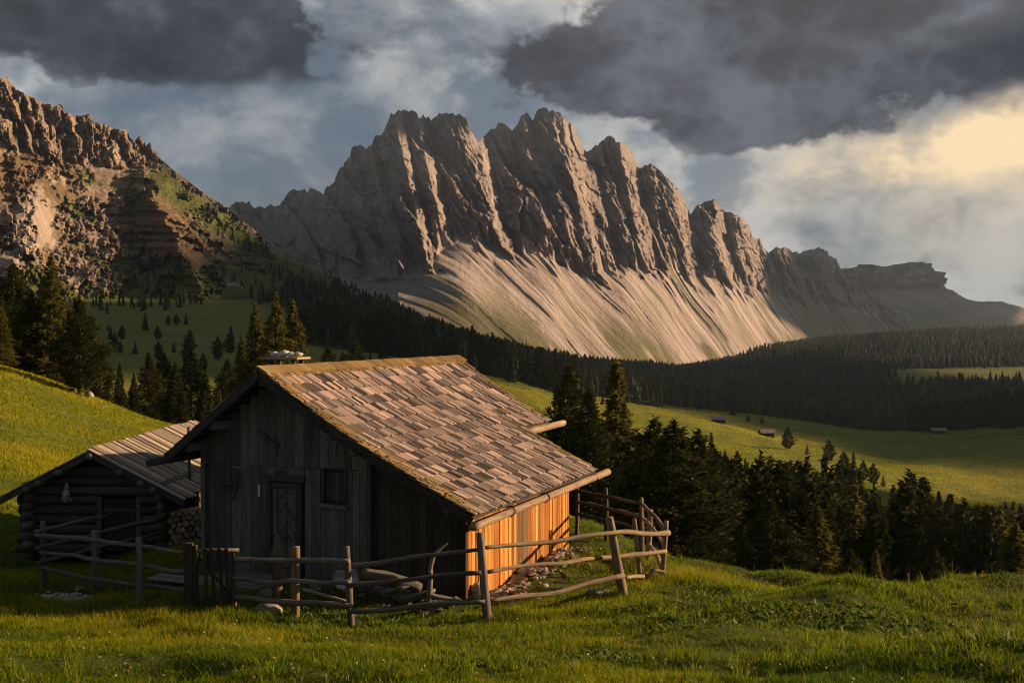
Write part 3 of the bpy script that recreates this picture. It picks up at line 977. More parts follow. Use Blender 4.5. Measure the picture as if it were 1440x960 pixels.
def vary(c, a=0.18, hue=0.05):
    k = 1 + RND.uniform(-a, a)
    return tuple(max(0.004, x * k * (1 + RND.uniform(-hue, hue))) for x in c)


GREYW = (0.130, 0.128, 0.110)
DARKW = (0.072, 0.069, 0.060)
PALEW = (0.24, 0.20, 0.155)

# ------------------------------------------------------------------ the hut
HO = Vector((-0.0382 * 23.0, 23.0))
HR = math.atan2(-0.3584, 0.9336)
HU, HV = Vector((math.cos(HR), math.sin(HR))), Vector((-math.sin(HR), math.cos(HR)))
HZ0 = -5.15


def hut_front(px, row, v=0.0):
    """pixel -> (u, z) on the vertical plane v = const of the hut, local metres"""
    r = ray(px, row)
    # point = r*k ; (point - HO).HV = v
    k = (v + HO.dot(HV)) / (r[0] * HV.x + r[1] * HV.y)
    p = Vector(r * k)
    return (Vector((p.x, p.y)) - HO).dot(HU), p.z - HZ0


def hut_side(px, row, u=0.0):
    r = ray(px, row)
    k = (u + HO.dot(HU)) / (r[0] * HU.x + r[1] * HU.y)
    p = Vector(r * k)
    return (Vector((p.x, p.y)) - HO).dot(HV), p.z - HZ0


RIDGE_U, RIDGE_Z = -4.13, -0.84 - HZ0
ROOF_R = [(RIDGE_U, RIDGE_Z), (-3.5, -1.285 - HZ0), (-2.9, -1.69 - HZ0), (-2.2, -2.10 - HZ0), (-1.52, -2.47 - HZ0), (0.43, -3.47 - HZ0)]
ROOF_L = [(RIDGE_U, RIDGE_Z), (-6.37, -2.61 - HZ0)]
V0, V1, VL = -0.69, 9.13, 7.0
UM = -1.52                      # main eave; the lean-to roof runs on below it


def zr(u):
    pts = ROOF_R if u >= RIDGE_U else sorted(ROOF_L)
    return float(np.interp(u, [p[0] for p in pts], [p[1] for p in pts]))


def g_local(u, v):
    x = HO.x + HU.x * u + HV.x * v
    y = HO.y + HU.y * u + HV.y * v
    return gz(x, y) - HZ0


def build_hut():
    hut = empty('alpine_hut', (HO.x, HO.y, HZ0), HR)
    tag(hut, 'weathered timber hut with a large sunlit shingle roof', 'hut')
    # --- solid core behind the boards
    b = MB()

    def slab(poly, axis, a0, a1, col=(0.03, 0.027, 0.024)):
        n = len(poly)
        if axis == 'v':
            vs = [(p[0], a0, p[1]) for p in poly] + [(p[0], a1, p[1]) for p in poly]
        else:
            vs = [(a0, p[0], p[1]) for p in poly] + [(a1, p[0], p[1]) for p in poly]
        fs = [tuple(range(n)), tuple(range(2 * n - 1, n - 1, -1))] + [(i, n + i, n + (i + 1) % n, (i + 1) % n) for i in range(n)]
        b.prim(vs, fs, col, [(p[2], p[0], p[1]) for p in vs])

    def under(u):
        return zr(u) - 0.10

    gable = [(-5.88, -0.5), (-5.88, under(-5.88)), (RIDGE_U, under(RIDGE_U)), (-2.9, under(-2.9)), (-2.03, under(-2.03)), (-2.03, -0.5)]
    slab(gable, 'v', 0.03, 0.12)
    slab(gable, 'v', 8.30, 8.40)
    lean = [(-2.03, -0.5), (-2.03, under(-2.03)), (-1.52, under(-1.52)), (-0.03, under(-0.03)), (-0.03, -0.5)]
    slab(lean, 'v', 0.06, 0.14)
    slab(lean, 'v', 6.12, 6.20)
    slab([(0.145, -0.6), (0.145, under(-0.03)), (6.11, under(-0.03)), (6.11, -0.6)], 'u', -0.10, -0.03)
    slab([(0.13, -0.5), (0.13, under(-5.8)), (8.29, under(-5.8)), (8.29, -0.5)], 'u', -5.88, -5.80)
    slab([(6.21, -0.5), (6.21, under(-2.05)), (8.29, under(-2.05)), (8.29, -0.5)], 'u', -2.12, -2.03)
    b.build('wall_core', M['wood'], hut)

    # --- front boards: upper gable, lower wall, lean-to
    du0, dz1 = hut_front(378, 672)
    du1, _ = hut_front(424, 672)
    seam = hut_front(430, 656)[1]
    wu0, wz1 = hut_front(455, 661)
    wu1, wz0 = hut_front(487, 707)
    u = -5.91
    while u < -2.05:
        w = RND.uniform(0.13, 0.23)
        u2 = min(u + w, -2.04)
        mid = (u + u2) / 2
        top = under(mid) - 0.02
        if top > seam + 0.1:
            MB().beam((mid, -0.012, seam - 0.02), (mid, -0.012 + RND.uniform(-.004, .004), top), u2 - u - 0.008, 0.035, vary(GREYW, 0.35, 0.05), up=(0, 1, 0), ch=0.01).build('wall_board', M['wood'], hut)
        z0, z1 = g_local(mid, 0) - 0.12, min(seam - 0.03, top)
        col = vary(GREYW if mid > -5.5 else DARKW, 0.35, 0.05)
        jit = RND.uniform(-.006, .006)
        if du0 - 0.08 < mid < du1 + 0.08:
            pass
        elif wu0 - 0.03 < mid < wu1 + 0.03:
            MB().beam((mid, 0.012 + jit, z0), (mid, 0.012 + jit, wz0 - 0.04), u2 - u - 0.008, 0.035, col, up=(0, 1, 0)).build('wall_board', M['wood'], hut)
        else:
            MB().beam((mid, 0.012 + jit, z0), (mid, 0.012 + jit, z1), u2 - u - 0.008, 0.035, col, up=(0, 1, 0), ch=0.01).build('wall_board', M['wood'], hut)
        u = u2
    u = -2.03
    while u < -0.05:
        w = RND.uniform(0.11, 0.17)
        u2 = min(u + w, -0.045)
        mid = (u + u2) / 2
        MB().beam((mid, 0.045 + RND.uniform(-.006, .006), g_local(mid, 0) - 0.12), (mid, 0.045, under(mid) - 0.02), u2 - u - 0.008, 0.03, vary((0.065, 0.056, 0.046), 0.3), up=(0, 1, 0)).build('wall_board', M['wood'], hut)
        u = u2
    MB().beam((-2.03, -0.02, g_local(-2.03, 0) - 0.1), (-2.03, -0.02, under(-2.03) - 0.03), 0.06, 0.07, vary(DARKW), up=(0, 1, 0)).build('corner_post', M['wood'], hut)
    MB().beam((-5.93, 0.02, g_local(-5.9, 0) - 0.1), (-5.93, 0.02, under(-5.93) - 0.02), 0.10, 0.12, vary(GREYW), up=(0, 1, 0)).build('corner_post', M['wood'], hut)
    MB().beam((-0.03, 0.02, g_local(0, 0) - 0.12), (-0.03, 0.02, under(0) - 0.03), 0.08, 0.10, (0.05, 0.035, 0.022), up=(0, 1, 0)).build('corner_post', M['wood'], hut)
    # --- sunlit side boards, each with its own colour
    v = 0.09
    while v < 6.18:
        w = RND.uniform(0.12, 0.19)
        v2 = min(v + w, 6.19)
        mid = (v + v2) / 2
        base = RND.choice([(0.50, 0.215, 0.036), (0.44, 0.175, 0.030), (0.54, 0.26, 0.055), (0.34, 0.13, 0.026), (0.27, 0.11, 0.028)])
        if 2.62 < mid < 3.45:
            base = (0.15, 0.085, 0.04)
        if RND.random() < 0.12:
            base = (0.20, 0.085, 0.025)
        j = RND.uniform(-.012, .012)
        zlow = g_local(0.02, mid) - 0.15
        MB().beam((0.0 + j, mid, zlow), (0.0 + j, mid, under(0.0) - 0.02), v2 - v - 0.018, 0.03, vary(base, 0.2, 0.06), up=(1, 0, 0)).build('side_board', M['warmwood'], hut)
        v = v2

    # --- door
    zf = g_local(0.5 * (du0 + du1), -0.1) + 0.02
    door = empty('door', (0, 0, 0), 0, hut)
    dm = 0.5 * (du0 + du1)
    b = MB()
    b.beam((dm, 0.02, zf), (dm, 0.02, dz1 - 0.06), du1 - du0 - 0.16, 0.04, vary(DARKW, 0.1), up=(0, 1, 0))
    b.build('door_leaf', M['wood'], door)
    for uu in (du0 + 0.03, du1 - 0.03):
        MB().beam((uu, -0.01, zf - 0.1), (uu, -0.01, dz1), 0.10, 0.09, vary(DARKW, 0.2), up=(0, 1, 0)).build('door_jamb', M['wood'], door)
    MB().beam((du0 - 0.10, -0.045, dz1 + 0.02), (du1 + 0.10, -0.045, dz1 + 0.02), 0.07, 0.12, vary((0.075, 0.062, 0.05)), up=(0, 0, 1)).build('door_lintel', M['wood'], door)
    MB().beam((dm, 0.0, dz1 + 0.06), (dm, 0.0, seam - 0.03), du1 - du0 + 0.12, 0.03, vary(GREYW), up=(0, 1, 0)).build('door_header', M['wood'], door)
    MB().beam((du0 + 0.08, -0.005, dz1 - 0.13), (du1 - 0.08, -0.005, dz1 - 0.13), 0.06, 0.10, vary(DARKW), up=(0, 0, 1)).build('door_rail', M['wood'], door)
    zt, zb = dz1 - 0.20, zf + 0.05
    zm = zb + 0.45 * (zt - zb)
    x0, x1 = du0 + 0.24, du1 - 0.12
    xm = 0.5 * (x0 + x1)

    def slats(xa, xb, za, zb_, sgn):
        w, st = xb - xa, 0.062
        k = 1.25
        n = int(((zb_ - za) + w * k) / (st * 1.6)) + 1
        for i in range(n):
            c = za - w * k + i * st * 1.6 + 0.02
            # z = c + k*s along s in [0,w]
            s0 = max(0.0, (za - c) / k)
            s1 = min(w, (zb_ - c) / k)
            if s1 - s0 < 0.03:
                continue
            xs0, xs1 = (xa + s0, xa + s1) if sgn > 0 else (xb - s0, xb - s1)
            MB().beam((xs0, -0.012, c + k * s0), (xs1, -0.012, c + k * s1), st, 0.022, vary((0.115, 0.11, 0.10), 0.3), up=(0, 1, 0)).build('door_slat', M['wood'], door)
    slats(x0, xm - 0.005, zm, zt, 1)
    slats(xm + 0.005, x1, zm, zt, -1)
    slats(x0, xm - 0.005, zb, zm - 0.01, -1)
    slats(xm + 0.005, x1, zb, zm - 0.01, 1)
    MB().beam((du0 + 0.16, -0.012, zb), (du0 + 0.16, -0.012, zt), 0.10, 0.024, vary(GREYW), up=(0, 1, 0)).build('door_stile', M['wood'], door)
    MB().tube([(du0 + 0.17, -0.03, zf + 0.78), (du0 + 0.17, -0.09, zf + 0.80), (du0 + 0.17, -0.09, zf + 0.92), (du0 + 0.17, -0.03, zf + 0.94)], 0.011, (0.03, 0.03, 0.03), 6, sub=3).build('door_handle', M['wood'], door)

    # --- shuttered window
    win = empty('window', (0, 0, 0), 0, hut)
    for i in range(4):
        a = wu0 + 0.05 + (wu1 - wu0 - 0.10) * (i + 0.5) / 4
        MB().beam((a, 0.022, wz0 + 0.02), (a, 0.022 + 0.004 * (i % 2), wz1 - 0.03), (wu1 - wu0 - 0.10) / 4 - 0.008, 0.025, vary(DARKW, 0.25), up=(0, 1, 0)).build('shutter_board', M['wood'], win)
    for a in (wu0, wu1):
        MB().beam((a, -0.01, wz0 - 0.02), (a, -0.01, wz1 + 0.02), 0.055, 0.05, vary(DARKW), up=(0, 1, 0)).build('window_frame', M['wood'], win)
    MB().beam((wu0 - 0.02, -0.012, wz1 + 0.045), (wu1 + 0.03, -0.012, wz1 + 0.045), 0.05, 0.05, vary(DARKW), up=(0, 0, 1)).build('window_lintel', M['wood'], win)
    MB().beam((wu0 - 0.07, -0.04, wz0 - 0.055), (wu1 + 0.05, -0.045, wz0 - 0.08), 0.12, 0.07, vary((0.13, 0.115, 0.10)), up=(0, 0, 1), ch=0.02).build('window_sill', M['wood'], win)

    # --- roof: deck, verge boards, purlins, gutters
    b = MB()

    def deck(pts, v0, v1, th=0.05, off=-0.075):
        n = len(pts)
        vs = [(p[0], v0, p[1] + off) for p in pts] + [(p[0], v1, p[1] + off) for p in pts]
        vs += [(p[0], v0, p[1] + off + th) for p in pts] + [(p[0], v1, p[1] + off + th) for p in pts]
        fs = []
        for i in range(n - 1):
            fs += [(i, i + 1, n + i + 1, n + i), (2 * n + i, 3 * n + i, 3 * n + i + 1, 2 * n + i + 1), (i, 2 * n + i, 2 * n + i + 1, i + 1), (n + i, n + i + 1, 3 * n + i + 1, 3 * n + i)]
        fs += [(0, n, 3 * n, 2 * n), (n - 1, 3 * n - 1, 4 * n - 1, 2 * n - 1)]
        b.prim(vs, fs, (0.05, 0.042, 0.034), [(p[0], p[1] * 2, p[2]) for p in vs])
    main = [p for p in ROOF_R if p[0] <= UM]
    deck(main, V0, V1)
    deck([(UM + 0.002, ROOF_R[-2][1] - 0.001), ROOF_R[-1]], V0, VL)
    deck([(RIDGE_U - 0.002, RIDGE_Z), ROOF_L[1]], V0, V1)
    b.build('roof_deck', M['wood'], hut)
    roof = empty('roof', (0, 0, 0), 0, hut)
    for i in range(len(ROOF_R) - 1):
        (ua, za), (ub, zb_) = ROOF_R[i], ROOF_R[i + 1]
        MB().beam((ua + 0.01, V0 - 0.025, za - 0.10), (ub, V0 - 0.025, zb_ - 0.10), 0.045, 0.15, vary((0.045, 0.042, 0.038), 0.1), up=(0, 0, 1)).build('verge_board', M['wood'], roof)
    MB().beam((RIDGE_U - 0.01, V0 - 0.025, RIDGE_Z - 0.10), (ROOF_L[1][0], V0 - 0.025, ROOF_L[1][1] - 0.10), 0.045, 0.15, vary((0.045, 0.042, 0.038), 0.1), up=(0, 0, 1)).build('verge_board', M['wood'], roof)
    # short blocks nailed along the verge
    for ua in (-2.75, -2.0, -1.15, -0.45, 0.1):
        MB().beam((ua, V0 - 0.07, zr(ua) - 0.12), (ua + 0.16, V0 - 0.07, zr(ua + 0.16) - 0.12), 0.05, 0.07, vary((0.035, 0.033, 0.03)), up=(0, 0, 1)).build('verge_block', M['wood'], roof)
    for (uu, dz) in ((RIDGE_U, -0.24), (-2.62, -0.24), (-2.1, -0.23), (-5.3, -0.22), (-5.9, -0.20), (-0.10, -0.20)):
        MB().tube([(uu, V0 + 0.08, zr(uu) + dz), (uu, 4, zr(uu) + dz), (uu, min(8.9, VL - 0.3) if uu > -1 else 8.9, zr(uu) + dz)], [0.10, 0.11, 0.09], vary(GREYW), 10).build('purlin', M['log'], roof, True)
    for k in range(5):
        vv = V0 + 0.14 + 0.0 * k
        ua = RIDGE_U - 0.25 - k * 0.42
        MB().beam((ua, V0 + 0.03, zr(ua) - 0.11), (ua, 0.03, zr(ua) - 0.11), 0.09, 0.05, vary(DARKW), up=(0, 0, 1)).build('roof_batten', M['wood'], roof)
    MB().tube([(0.50, -0.82, zr(0.43) - 0.185), (0.51, 1.0, zr(0.43) - 0.17), (0.52, 4.0, zr(0.43) - 0.15), (0.52, 7.75, zr(0.43) - 0.125)], [0.070, 0.073, 0.078, 0.088], (0.26, 0.19, 0.125), 14, sub=5).build('gutter_log', M['log'], roof, True, 'pale gutter log along the low eave')
    for vv in (1.05, 3.1, 6.6):
        MB().tube([(0.50, vv, zr(0.43) - 0.27), (0.61, vv, zr(0.43) - 0.165), (0.53, vv, zr(0.43) - 0.05), (0.40, vv, zr(0.43) - 0.09)], 0.014, (0.06, 0.05, 0.04), 6, sub=3).build('gutter_hook', M['wood'], roof)
    MB().tube([(UM + 0.10, 7.12, zr(UM) - 0.15), (UM + 0.12, 10.0, zr(UM) - 0.13)], [0.10, 0.085], (0.30, 0.22, 0.145), 12, sub=4).build('gutter_log', M['log'], roof, True)
    MB().tube([(-6.42, -1.15, zr(-6.37) - 0.10), (-6.42, 4.0, zr(-6.37) - 0.10), (-6.42, 9.0, zr(-6.37) - 0.12)], 0.085, DARKW, 12, sub=3).build('gutter_log', M['log'], roof, True)

    # --- shingles in overlapping courses
    path = [(0.0, RIDGE_U, RIDGE_Z)]
    for (ua, za), (ub, zb_) in zip(ROOF_R[:-1], ROOF_R[1:]):
        path.append((path[-1][0] + math.hypot(ub - ua, zb_ - za), ub, zb_))
    Ls = [p[0] for p in path]

    def on(L):
        L2 = max(0.0, L)
        return Vector((float(np.interp(L2, Ls, [p[1] for p in path])), 0, float(np.interp(L2, Ls, [p[2] for p in path]))))

    EXPO = 0.285
    nrow = int(Ls[-1] / EXPO) + 1
    LM = float(np.interp(UM, [p[1] for p in path], Ls))
    tones = [(0.40, 0.30, 0.245), (0.275, 0.21, 0.178), (0.185, 0.146, 0.13), (0.118, 0.096, 0.09), (0.064, 0.054, 0.054), (0.034, 0.030, 0.032)]
    wts = [2.4, 3.6, 3.4, 3, 2.4, 1.8]
    moss = [(0.20, 0.135, 0.05), (0.15, 0.105, 0.045), (0.26, 0.18, 0.085)]
    sh = []
    for r in range(nrow):
        Le = min((r + 1) * EXPO, Ls[-1] + 0.05)
        vend = V1 if Le <= LM + 0.07 else VL
        v = V0 - RND.uniform(0, 0.03)
        prev = RND.choices(tones, wts)[0]
        while v < vend:
            w = RND.choice([0.045, 0.055, 0.06, 0.075, 0.085, 0.10, 0.115, 0.14, 0.17])
            v2 = min(v + w, vend + RND.uniform(0, 0.03))
            if v2 - v < 0.03:
                break
            edge = min(v + w / 2 - V0, abs(vend - v - w / 2) * 1.6)
            pm = 0.85 if r == 0 else (0.75 if edge < 0.30 else (0.22 if edge < 0.7 else 0.015))
            if RND.random() < pm:
                col = vary(RND.choice(moss), 0.2, 0.06)
            else:
                if RND.random() < 0.86:
                    prev = RND.choices(tones, wts)[0]
                col = vary(prev, 0.13, 0.03)
            jl = RND.uniform(-0.018, 0.018)
            sh.append((r, v, v2, Le + jl, col, RND.uniform(0.0, 0.010)))
            v = v2 + RND.uniform(0.001, 0.008)
    RND_order = sorted(range(len(sh)), key=lambda i: (sh[i][1] * 0.93 + 0.0 * sh[i][0]) - 0.36 * on(sh[i][3]).x)
    single = set(RND_order[:298])

    def put(bld, s):
        r, va, vb, Le, col, lift = s
        a, e = on(Le - 0.50), on(Le)
        if Le > Ls[-1]:
            dirv = (on(Ls[-1]) - on(Ls[-1] - 0.3)).normalized()
            e = on(Ls[-1]) + dirv * (Le - Ls[-1])
        d = (e - a).normalized()
        nrm = Vector((-d.z, 0, d.x))
        if nrm.z < 0:
            nrm = -nrm
        p0 = a + nrm * 0.004
        p1 = e + nrm * (0.042 + lift * 1.6)
        vm = (va + vb) / 2
        p0.y = p1.y = vm
        tw = RND.uniform(-0.006, 0.006)
        bld.beam(p0, p1 + Vector((0, RND.uniform(-.006, .006), tw)), (vb - va) * RND.uniform(0.93, 1.0), 0.024, col, up=nrm, ch=0.012)
    rest = MB()
    for i, s in enumerate(sh):
        if i in single:
            one = MB()
            put(one, s)
            one.build('shingle', M['shingle'], roof)
        else:
            put(rest, s)
    # the slope that faces away, course by course, same courses
    dl = (Vector((ROOF_L[1][0], 0, ROOF_L[1][1])) - Vector((RIDGE_U, 0, RIDGE_Z)))
    LL = dl.length
    dl.normalize()
    nl = Vector((-abs(dl.z), 0, abs(dl.x)))
    for r in range(int(LL / EXPO) + 1):
        Le = min((r + 1) * EXPO, LL + 0.04)
        v = V0
        while v < V1:
            w = RND.uniform(0.10, 0.28)
            p0 = Vector((RIDGE_U, v + w / 2, RIDGE_Z)) + dl * max(0.0, Le - 0.5) + nl * 0.004
            p1 = Vector((RIDGE_U, v + w / 2, RIDGE_Z)) + dl * Le + nl * 0.036
            rest.beam(p0, p1, w - 0.006, 0.021, vary(RND.choice(tones), 0.15), up=nl)
            v += w
    # ridge course standing a little proud
    v = V0 - 0.03
    while v < V1:
        w = RND.uniform(0.14, 0.34)
        e = on(0.24)
        rest.beam(Vector((RIDGE_U - 0.05, v + w / 2, RIDGE_Z + 0.062 + RND.uniform(0, 0.012))), Vector((e.x, v + w / 2, e.z + 0.075)), w - 0.006, 0.024, vary(RND.choice(moss), 0.2), up=(0.5, 0, 0.85))
        v += w
    o = rest.build('shingles', M['shingle'], roof)
    o['kind'] = 'stuff'
    # cushions of moss and litter along the verges and the course edges
    mo = MB()
    for _ in range(330):
        if RND.random() < 0.62:
            L, vv = RND.uniform(0, Ls[-1]), V0 + abs(RND.gauss(0, 0.14)) + 0.02
        else:
            L = RND.uniform(0, LM)
            vv = V1 - abs(RND.gauss(0, 0.12)) - 0.03
        p = on(L)
        rr = RND.uniform(0.012, 0.040)
        mo.lump((p.x, vv, p.z + 0.045), (rr * 1.6, rr * 1.7, rr * 0.55), vary((0.15, 0.10, 0.04), 0.35, 0.1), RND.randint(0, 9999), 5, 3, 0.3)
    o = mo.build('moss', M['stone'], roof, True)
    o['kind'] = 'stuff'
    return hut


HUT = build_hut()


def hut_pt(u, v, z):
    return Vector((HO.x + HU.x * u + HV.x * v, HO.y + HU.y * u + HV.y * v, HZ0 + z))


# --- the vent cap on the ridge with its stones
def build_vent():
    vent = empty('roof_vent', hut_pt(-4.52, 0.95, zr(-4.52)), HR)
    tag(vent, 'small wooden smoke vent capped with a flat board on the hut ridge', 'roof vent')
    MB().beam((-0.42, 0, 0.50), (0.42, 0, 0.50), 0.55, 0.045, (0.34, 0.28, 0.20), up=(0, 0, 1)).build('cap_board', M['wood'], vent)
    for a in (-0.28, 0.28):
        for c in (-0.16, 0.16):
            MB().beam((a, c, -0.25), (a, c, 0.478), 0.07, 0.07, vary(DARKW), up=(0, 1, 0)).build('vent_post', M['wood'], vent)
    MB().beam((0, 0, -0.30), (0, 0, 0.33), 0.5, 0.28, vary(DARKW), up=(0, 1, 0)).build('vent_box', M['wood'], vent)
    zt = vent.location.z + 0.523
    for i, (a, r, c) in enumerate(((-0.30, 0.085, 0.0), (-0.15, 0.07, -.03), (-0.03, 0.10, 0.02), (0.13, 0.085, -0.02), (0.28, 0.075, 0.03))):
        b = MB()
        b.lump((0, 0, r * 0.62), (r * 1.15, r, r * 0.78), vary((0.62, 0.56, 0.48), 0.12), 50 + i, 10, 7, 0.16)
        o = b.build('weight_stone', M['stone'], None, True)
        o.location = hut_pt(-4.52 + a, 0.95 + c, zt - HZ0)
        tag(o, ['pale rounded stone at the gable end of the roof vent board', 'small pale stone second along the roof vent board', 'largest pale stone in the middle of the roof vent board', 'pale stone fourth along the roof vent board', 'pale stone at the far end of the roof vent board'][i], 'stone', 'stones weighing down the roof vent')


build_vent()

# ------------------------------------------------------------------ the log shed
SX0, SZ0 = -9.95, -5.38
SD = 29.0


def build_shed():
    shed = empty('log_shed', (SX0, SD, SZ0), -math.atan((755 - CX) / F))
    tag(shed, 'low log shed with a plank roof on the slope beside the hut', 'shed')
    W, Wl = 1.62, 1.95
    ridge = -2.95 - SZ0
    ev = 2.22
    ze = -4.10 - SZ0
    k = (ridge - ze) / ev

    def rz(x):
        return ridge - abs(x) * k
    LEN = 8.2
    r = 0.125
    n = int((rz(W) - 0.0) / (2 * r * 0.93)) + 1
    doorx = (0.05, 1.02)
    for i in range(9):
        z = -0.05 + r + i * 2 * r * 0.93
        if z > ridge - 0.25:
            break
        half = min(W + 0.22, max(0.1, (ridge - z - 0.12) / k)) if z > rz(W) - 0.12 else W + 0.22
        wob = RND.uniform(-0.015, 0.015)
        if z < rz(W) - 0.10 and z < 1.25:
            segs = [(-half - RND.uniform(0, 0.12), doorx[0]), (doorx[1], half)]
        else:
            segs = [(-half, half)]
        for (a, c) in segs:
            rr = r * RND.uniform(0.92, 1.06)
            MB().tube([(a, wob, z), ((a + c) / 2, wob + 0.01, z + RND.uniform(-.01, .01)), (c, wob, z)], [rr * 0.95, rr, rr], vary((0.085, 0.078, 0.068), 0.3), 9, 0.07, sub=3).build('wall_log', M['log'], shed, True)
        if z < rz(W) - 0.1:
            for sx in (-1, 1):
                rr = r * RND.uniform(0.9, 1.05)
                MB().tube([(sx * W, -0.28 - RND.uniform(0, 0.08), z + r * 0.9), (sx * W, 4, z + r * 0.9), (sx * W, LEN - 0.6, z + r * 0.9)], rr, vary((0.12, 0.10, 0.082), 0.25), 9, 0.07).build('wall_log', M['log'], shed, True)
    b = MB()
    b.prim([(-W, 0.10, -0.3), (W, 0.10, -0.3), (W, 0.10, rz(W) - 0.05), (0, 0.10, ridge - 0.08), (-W, 0.10, rz(W) - 0.05)], [(0, 1, 2, 3, 4)], (0.02, 0.018, 0.016), [(0, 0, 0)] * 5)
    b.build('wall_core', M['wood'], shed)
    # plank door
    door = empty('door', (0, 0, 0), 0, shed)
    for i in range(5):
        a = doorx[0] + 0.10 + (doorx[1] - doorx[0] - 0.2) * (i + 0.5) / 5
        MB().beam((a, -0.02, 0.02), (a, -0.02 - 0.006 * (i % 2), 1.26), 0.155, 0.03, vary((0.05, 0.046, 0.042), 0.25), up=(0, 1, 0)).build('door_board', M['wood'], door)
    for a in (doorx[0] + 0.01, doorx[1] - 0.01):
        MB().beam((a, -0.05, -0.02), (a, -0.05, 1.32), 0.11, 0.12, vary(GREYW), up=(0, 1, 0)).build('door_jamb', M['wood'], door)
    MB().beam((doorx[0] + 0.1, -0.05, 1.0), (doorx[1] - 0.1, -0.05, 1.0), 0.03, 0.09, vary(DARKW), up=(0, 0, 1)).build('door_rail', M['wood'], door)
    # roof planks run down the slope
    roof = empty('roof', (0, 0, 0), 0, shed)
    y = -0.55
    while y < LEN:
        w = RND.uniform(0.15, 0.26)
        lift = RND.choice([0.0, 0.028])
        cc = vary(RND.choice([(0.36, 0.29, 0.22), (0.28, 0.225, 0.18), (0.21, 0.175, 0.145), (0.16, 0.135, 0.115)]), 0.15)
        ex = ev + RND.uniform(-0.05, 0.08)
        MB().beam((-0.04, y + w / 2, ridge + 0.05 + lift + 0.02), (ex, y + w / 2, ridge - ex * k + 0.05 + lift), w - 0.008, 0.028, cc, up=(k, 0, 1), ch=0.02).build('roof_plank', M['wood'], roof)
        MB().beam((0.0, y + w / 2, ridge + 0.045 + lift), (-ex, y + w / 2, ridge - ex * k + 0.045 + lift), w - 0.008, 0.028, vary((0.2, 0.17, 0.14)), up=(-k, 0, 1)).build('roof_plank', M['wood'], roof)
        y += w
    for sx in (-1, 1):
        MB().beam((0, -0.50, ridge - 0.06), (sx * ev, -0.50, ridge - ev * k - 0.06), 0.05, 0.12, vary(DARKW, 0.1), up=(0, 0, 1)).build('verge_board', M['wood'], roof)
        for f in (0.45, 0.75, 0.93):
            MB().tube([(sx * f * W, -0.62, rz(f * W) - 0.10), (sx * f * W, LEN - 0.3, rz(f * W) - 0.10)], 0.08, vary(GREYW), 8).build('purlin', M['log'], roof, True)
    MB().tube([(0, -0.58, ridge - 0.09), (0, LEN - 0.2, ridge - 0.09)], 0.09, vary(GREYW), 8).build('purlin', M['log'], roof, True)
    return shed


SHED = build_shed()

# ------------------------------------------------------------------ fences
def pix_base(px, row):
    return ground_at(px, row, 12, 60)


def fence(label, posts, rails, col=PALEW, pr=0.055, rr=0.044):
    """posts: (px_top,row_top,px_base,row_base[,radius[,depth]]); rails: lists of (px,row) read off the photograph; depth comes from the posts"""
    root = None
    dep = []
    for p in posts:
        rad = p[4] if len(p) > 4 and p[4] else pr
        base = pix_base(p[2], p[3])
        if len(p) > 5:
            y = p[5]
            q = at(p[2], p[3], y)
            base = Vector((q.x, y, gz(q.x, y)))
        if root is None:
            root = empty('rail_fence', base)
            tag(root, label, 'fence')
        top = at(p[0], p[1], base.y)
        lo = base - (top - base).normalized() * 0.30
        dep.append((p[2], base.y))
        m = (base + top) / 2 + Vector((RND.uniform(-.015, .015), 0, 0))
        pts = [q - root.location for q in (lo, base, m, top)]
        b = MB()
        b.tube(pts, [rad * 1.1, rad * 1.08, rad * 1.0, rad * 0.88], vary(col, 0.2), 9, 0.06, sub=3)
        b.build('post', M['log'], root, True)
    dep.sort()
    dx = [d[0] for d in dep]
    dy = [d[1] for d in dep]
    for rl in rails:
        pts, off = rl[0], (rl[1] if len(rl) > 1 else -0.09)
        P = []
        for (px, row) in pts:
            if px < dx[0] and len(dx) > 1:
                y = dy[0] + (dy[1] - dy[0]) / (dx[1] - dx[0]) * (px - dx[0])
            elif px > dx[-1] and len(dx) > 1:
                y = dy[-1] + (dy[-1] - dy[-2]) / (dx[-1] - dx[-2]) * (px - dx[-1])
            else:
                y = float(np.interp(px, dx, dy))
            P.append(at(px, row, y + off) - root.location)
        full = []
        for a, c in zip(P[:-1], P[1:]):
            n = max(2, int((c - a).length / 0.55))
            for k in range(n):
                f = k / n
                j = Vector((0, RND.uniform(-.02, .02), RND.uniform(-.024, .024))) if (k or full) else Vector((0, 0, 0))
                full.append(a * (1 - f) + c * f + j)
        full.append(P[-1])
        r0, r1 = rr * RND.uniform(0.95, 1.2), rr * RND.uniform(0.78, 1.0)
        if RND.random() < 0.5:
            r0, r1 = r1, r0
        rad = [(r0 + (r1 - r0) * i / (len(full) - 1)) * RND.choice([0.92, 0.97, 1.0, 1.0, 1.05, 1.16]) for i in range(len(full))]
        MB().tube(full, rad, vary(col, 0.25), 9, 0.10, sub=3).build('rail', M['log'], root, True)
    return root


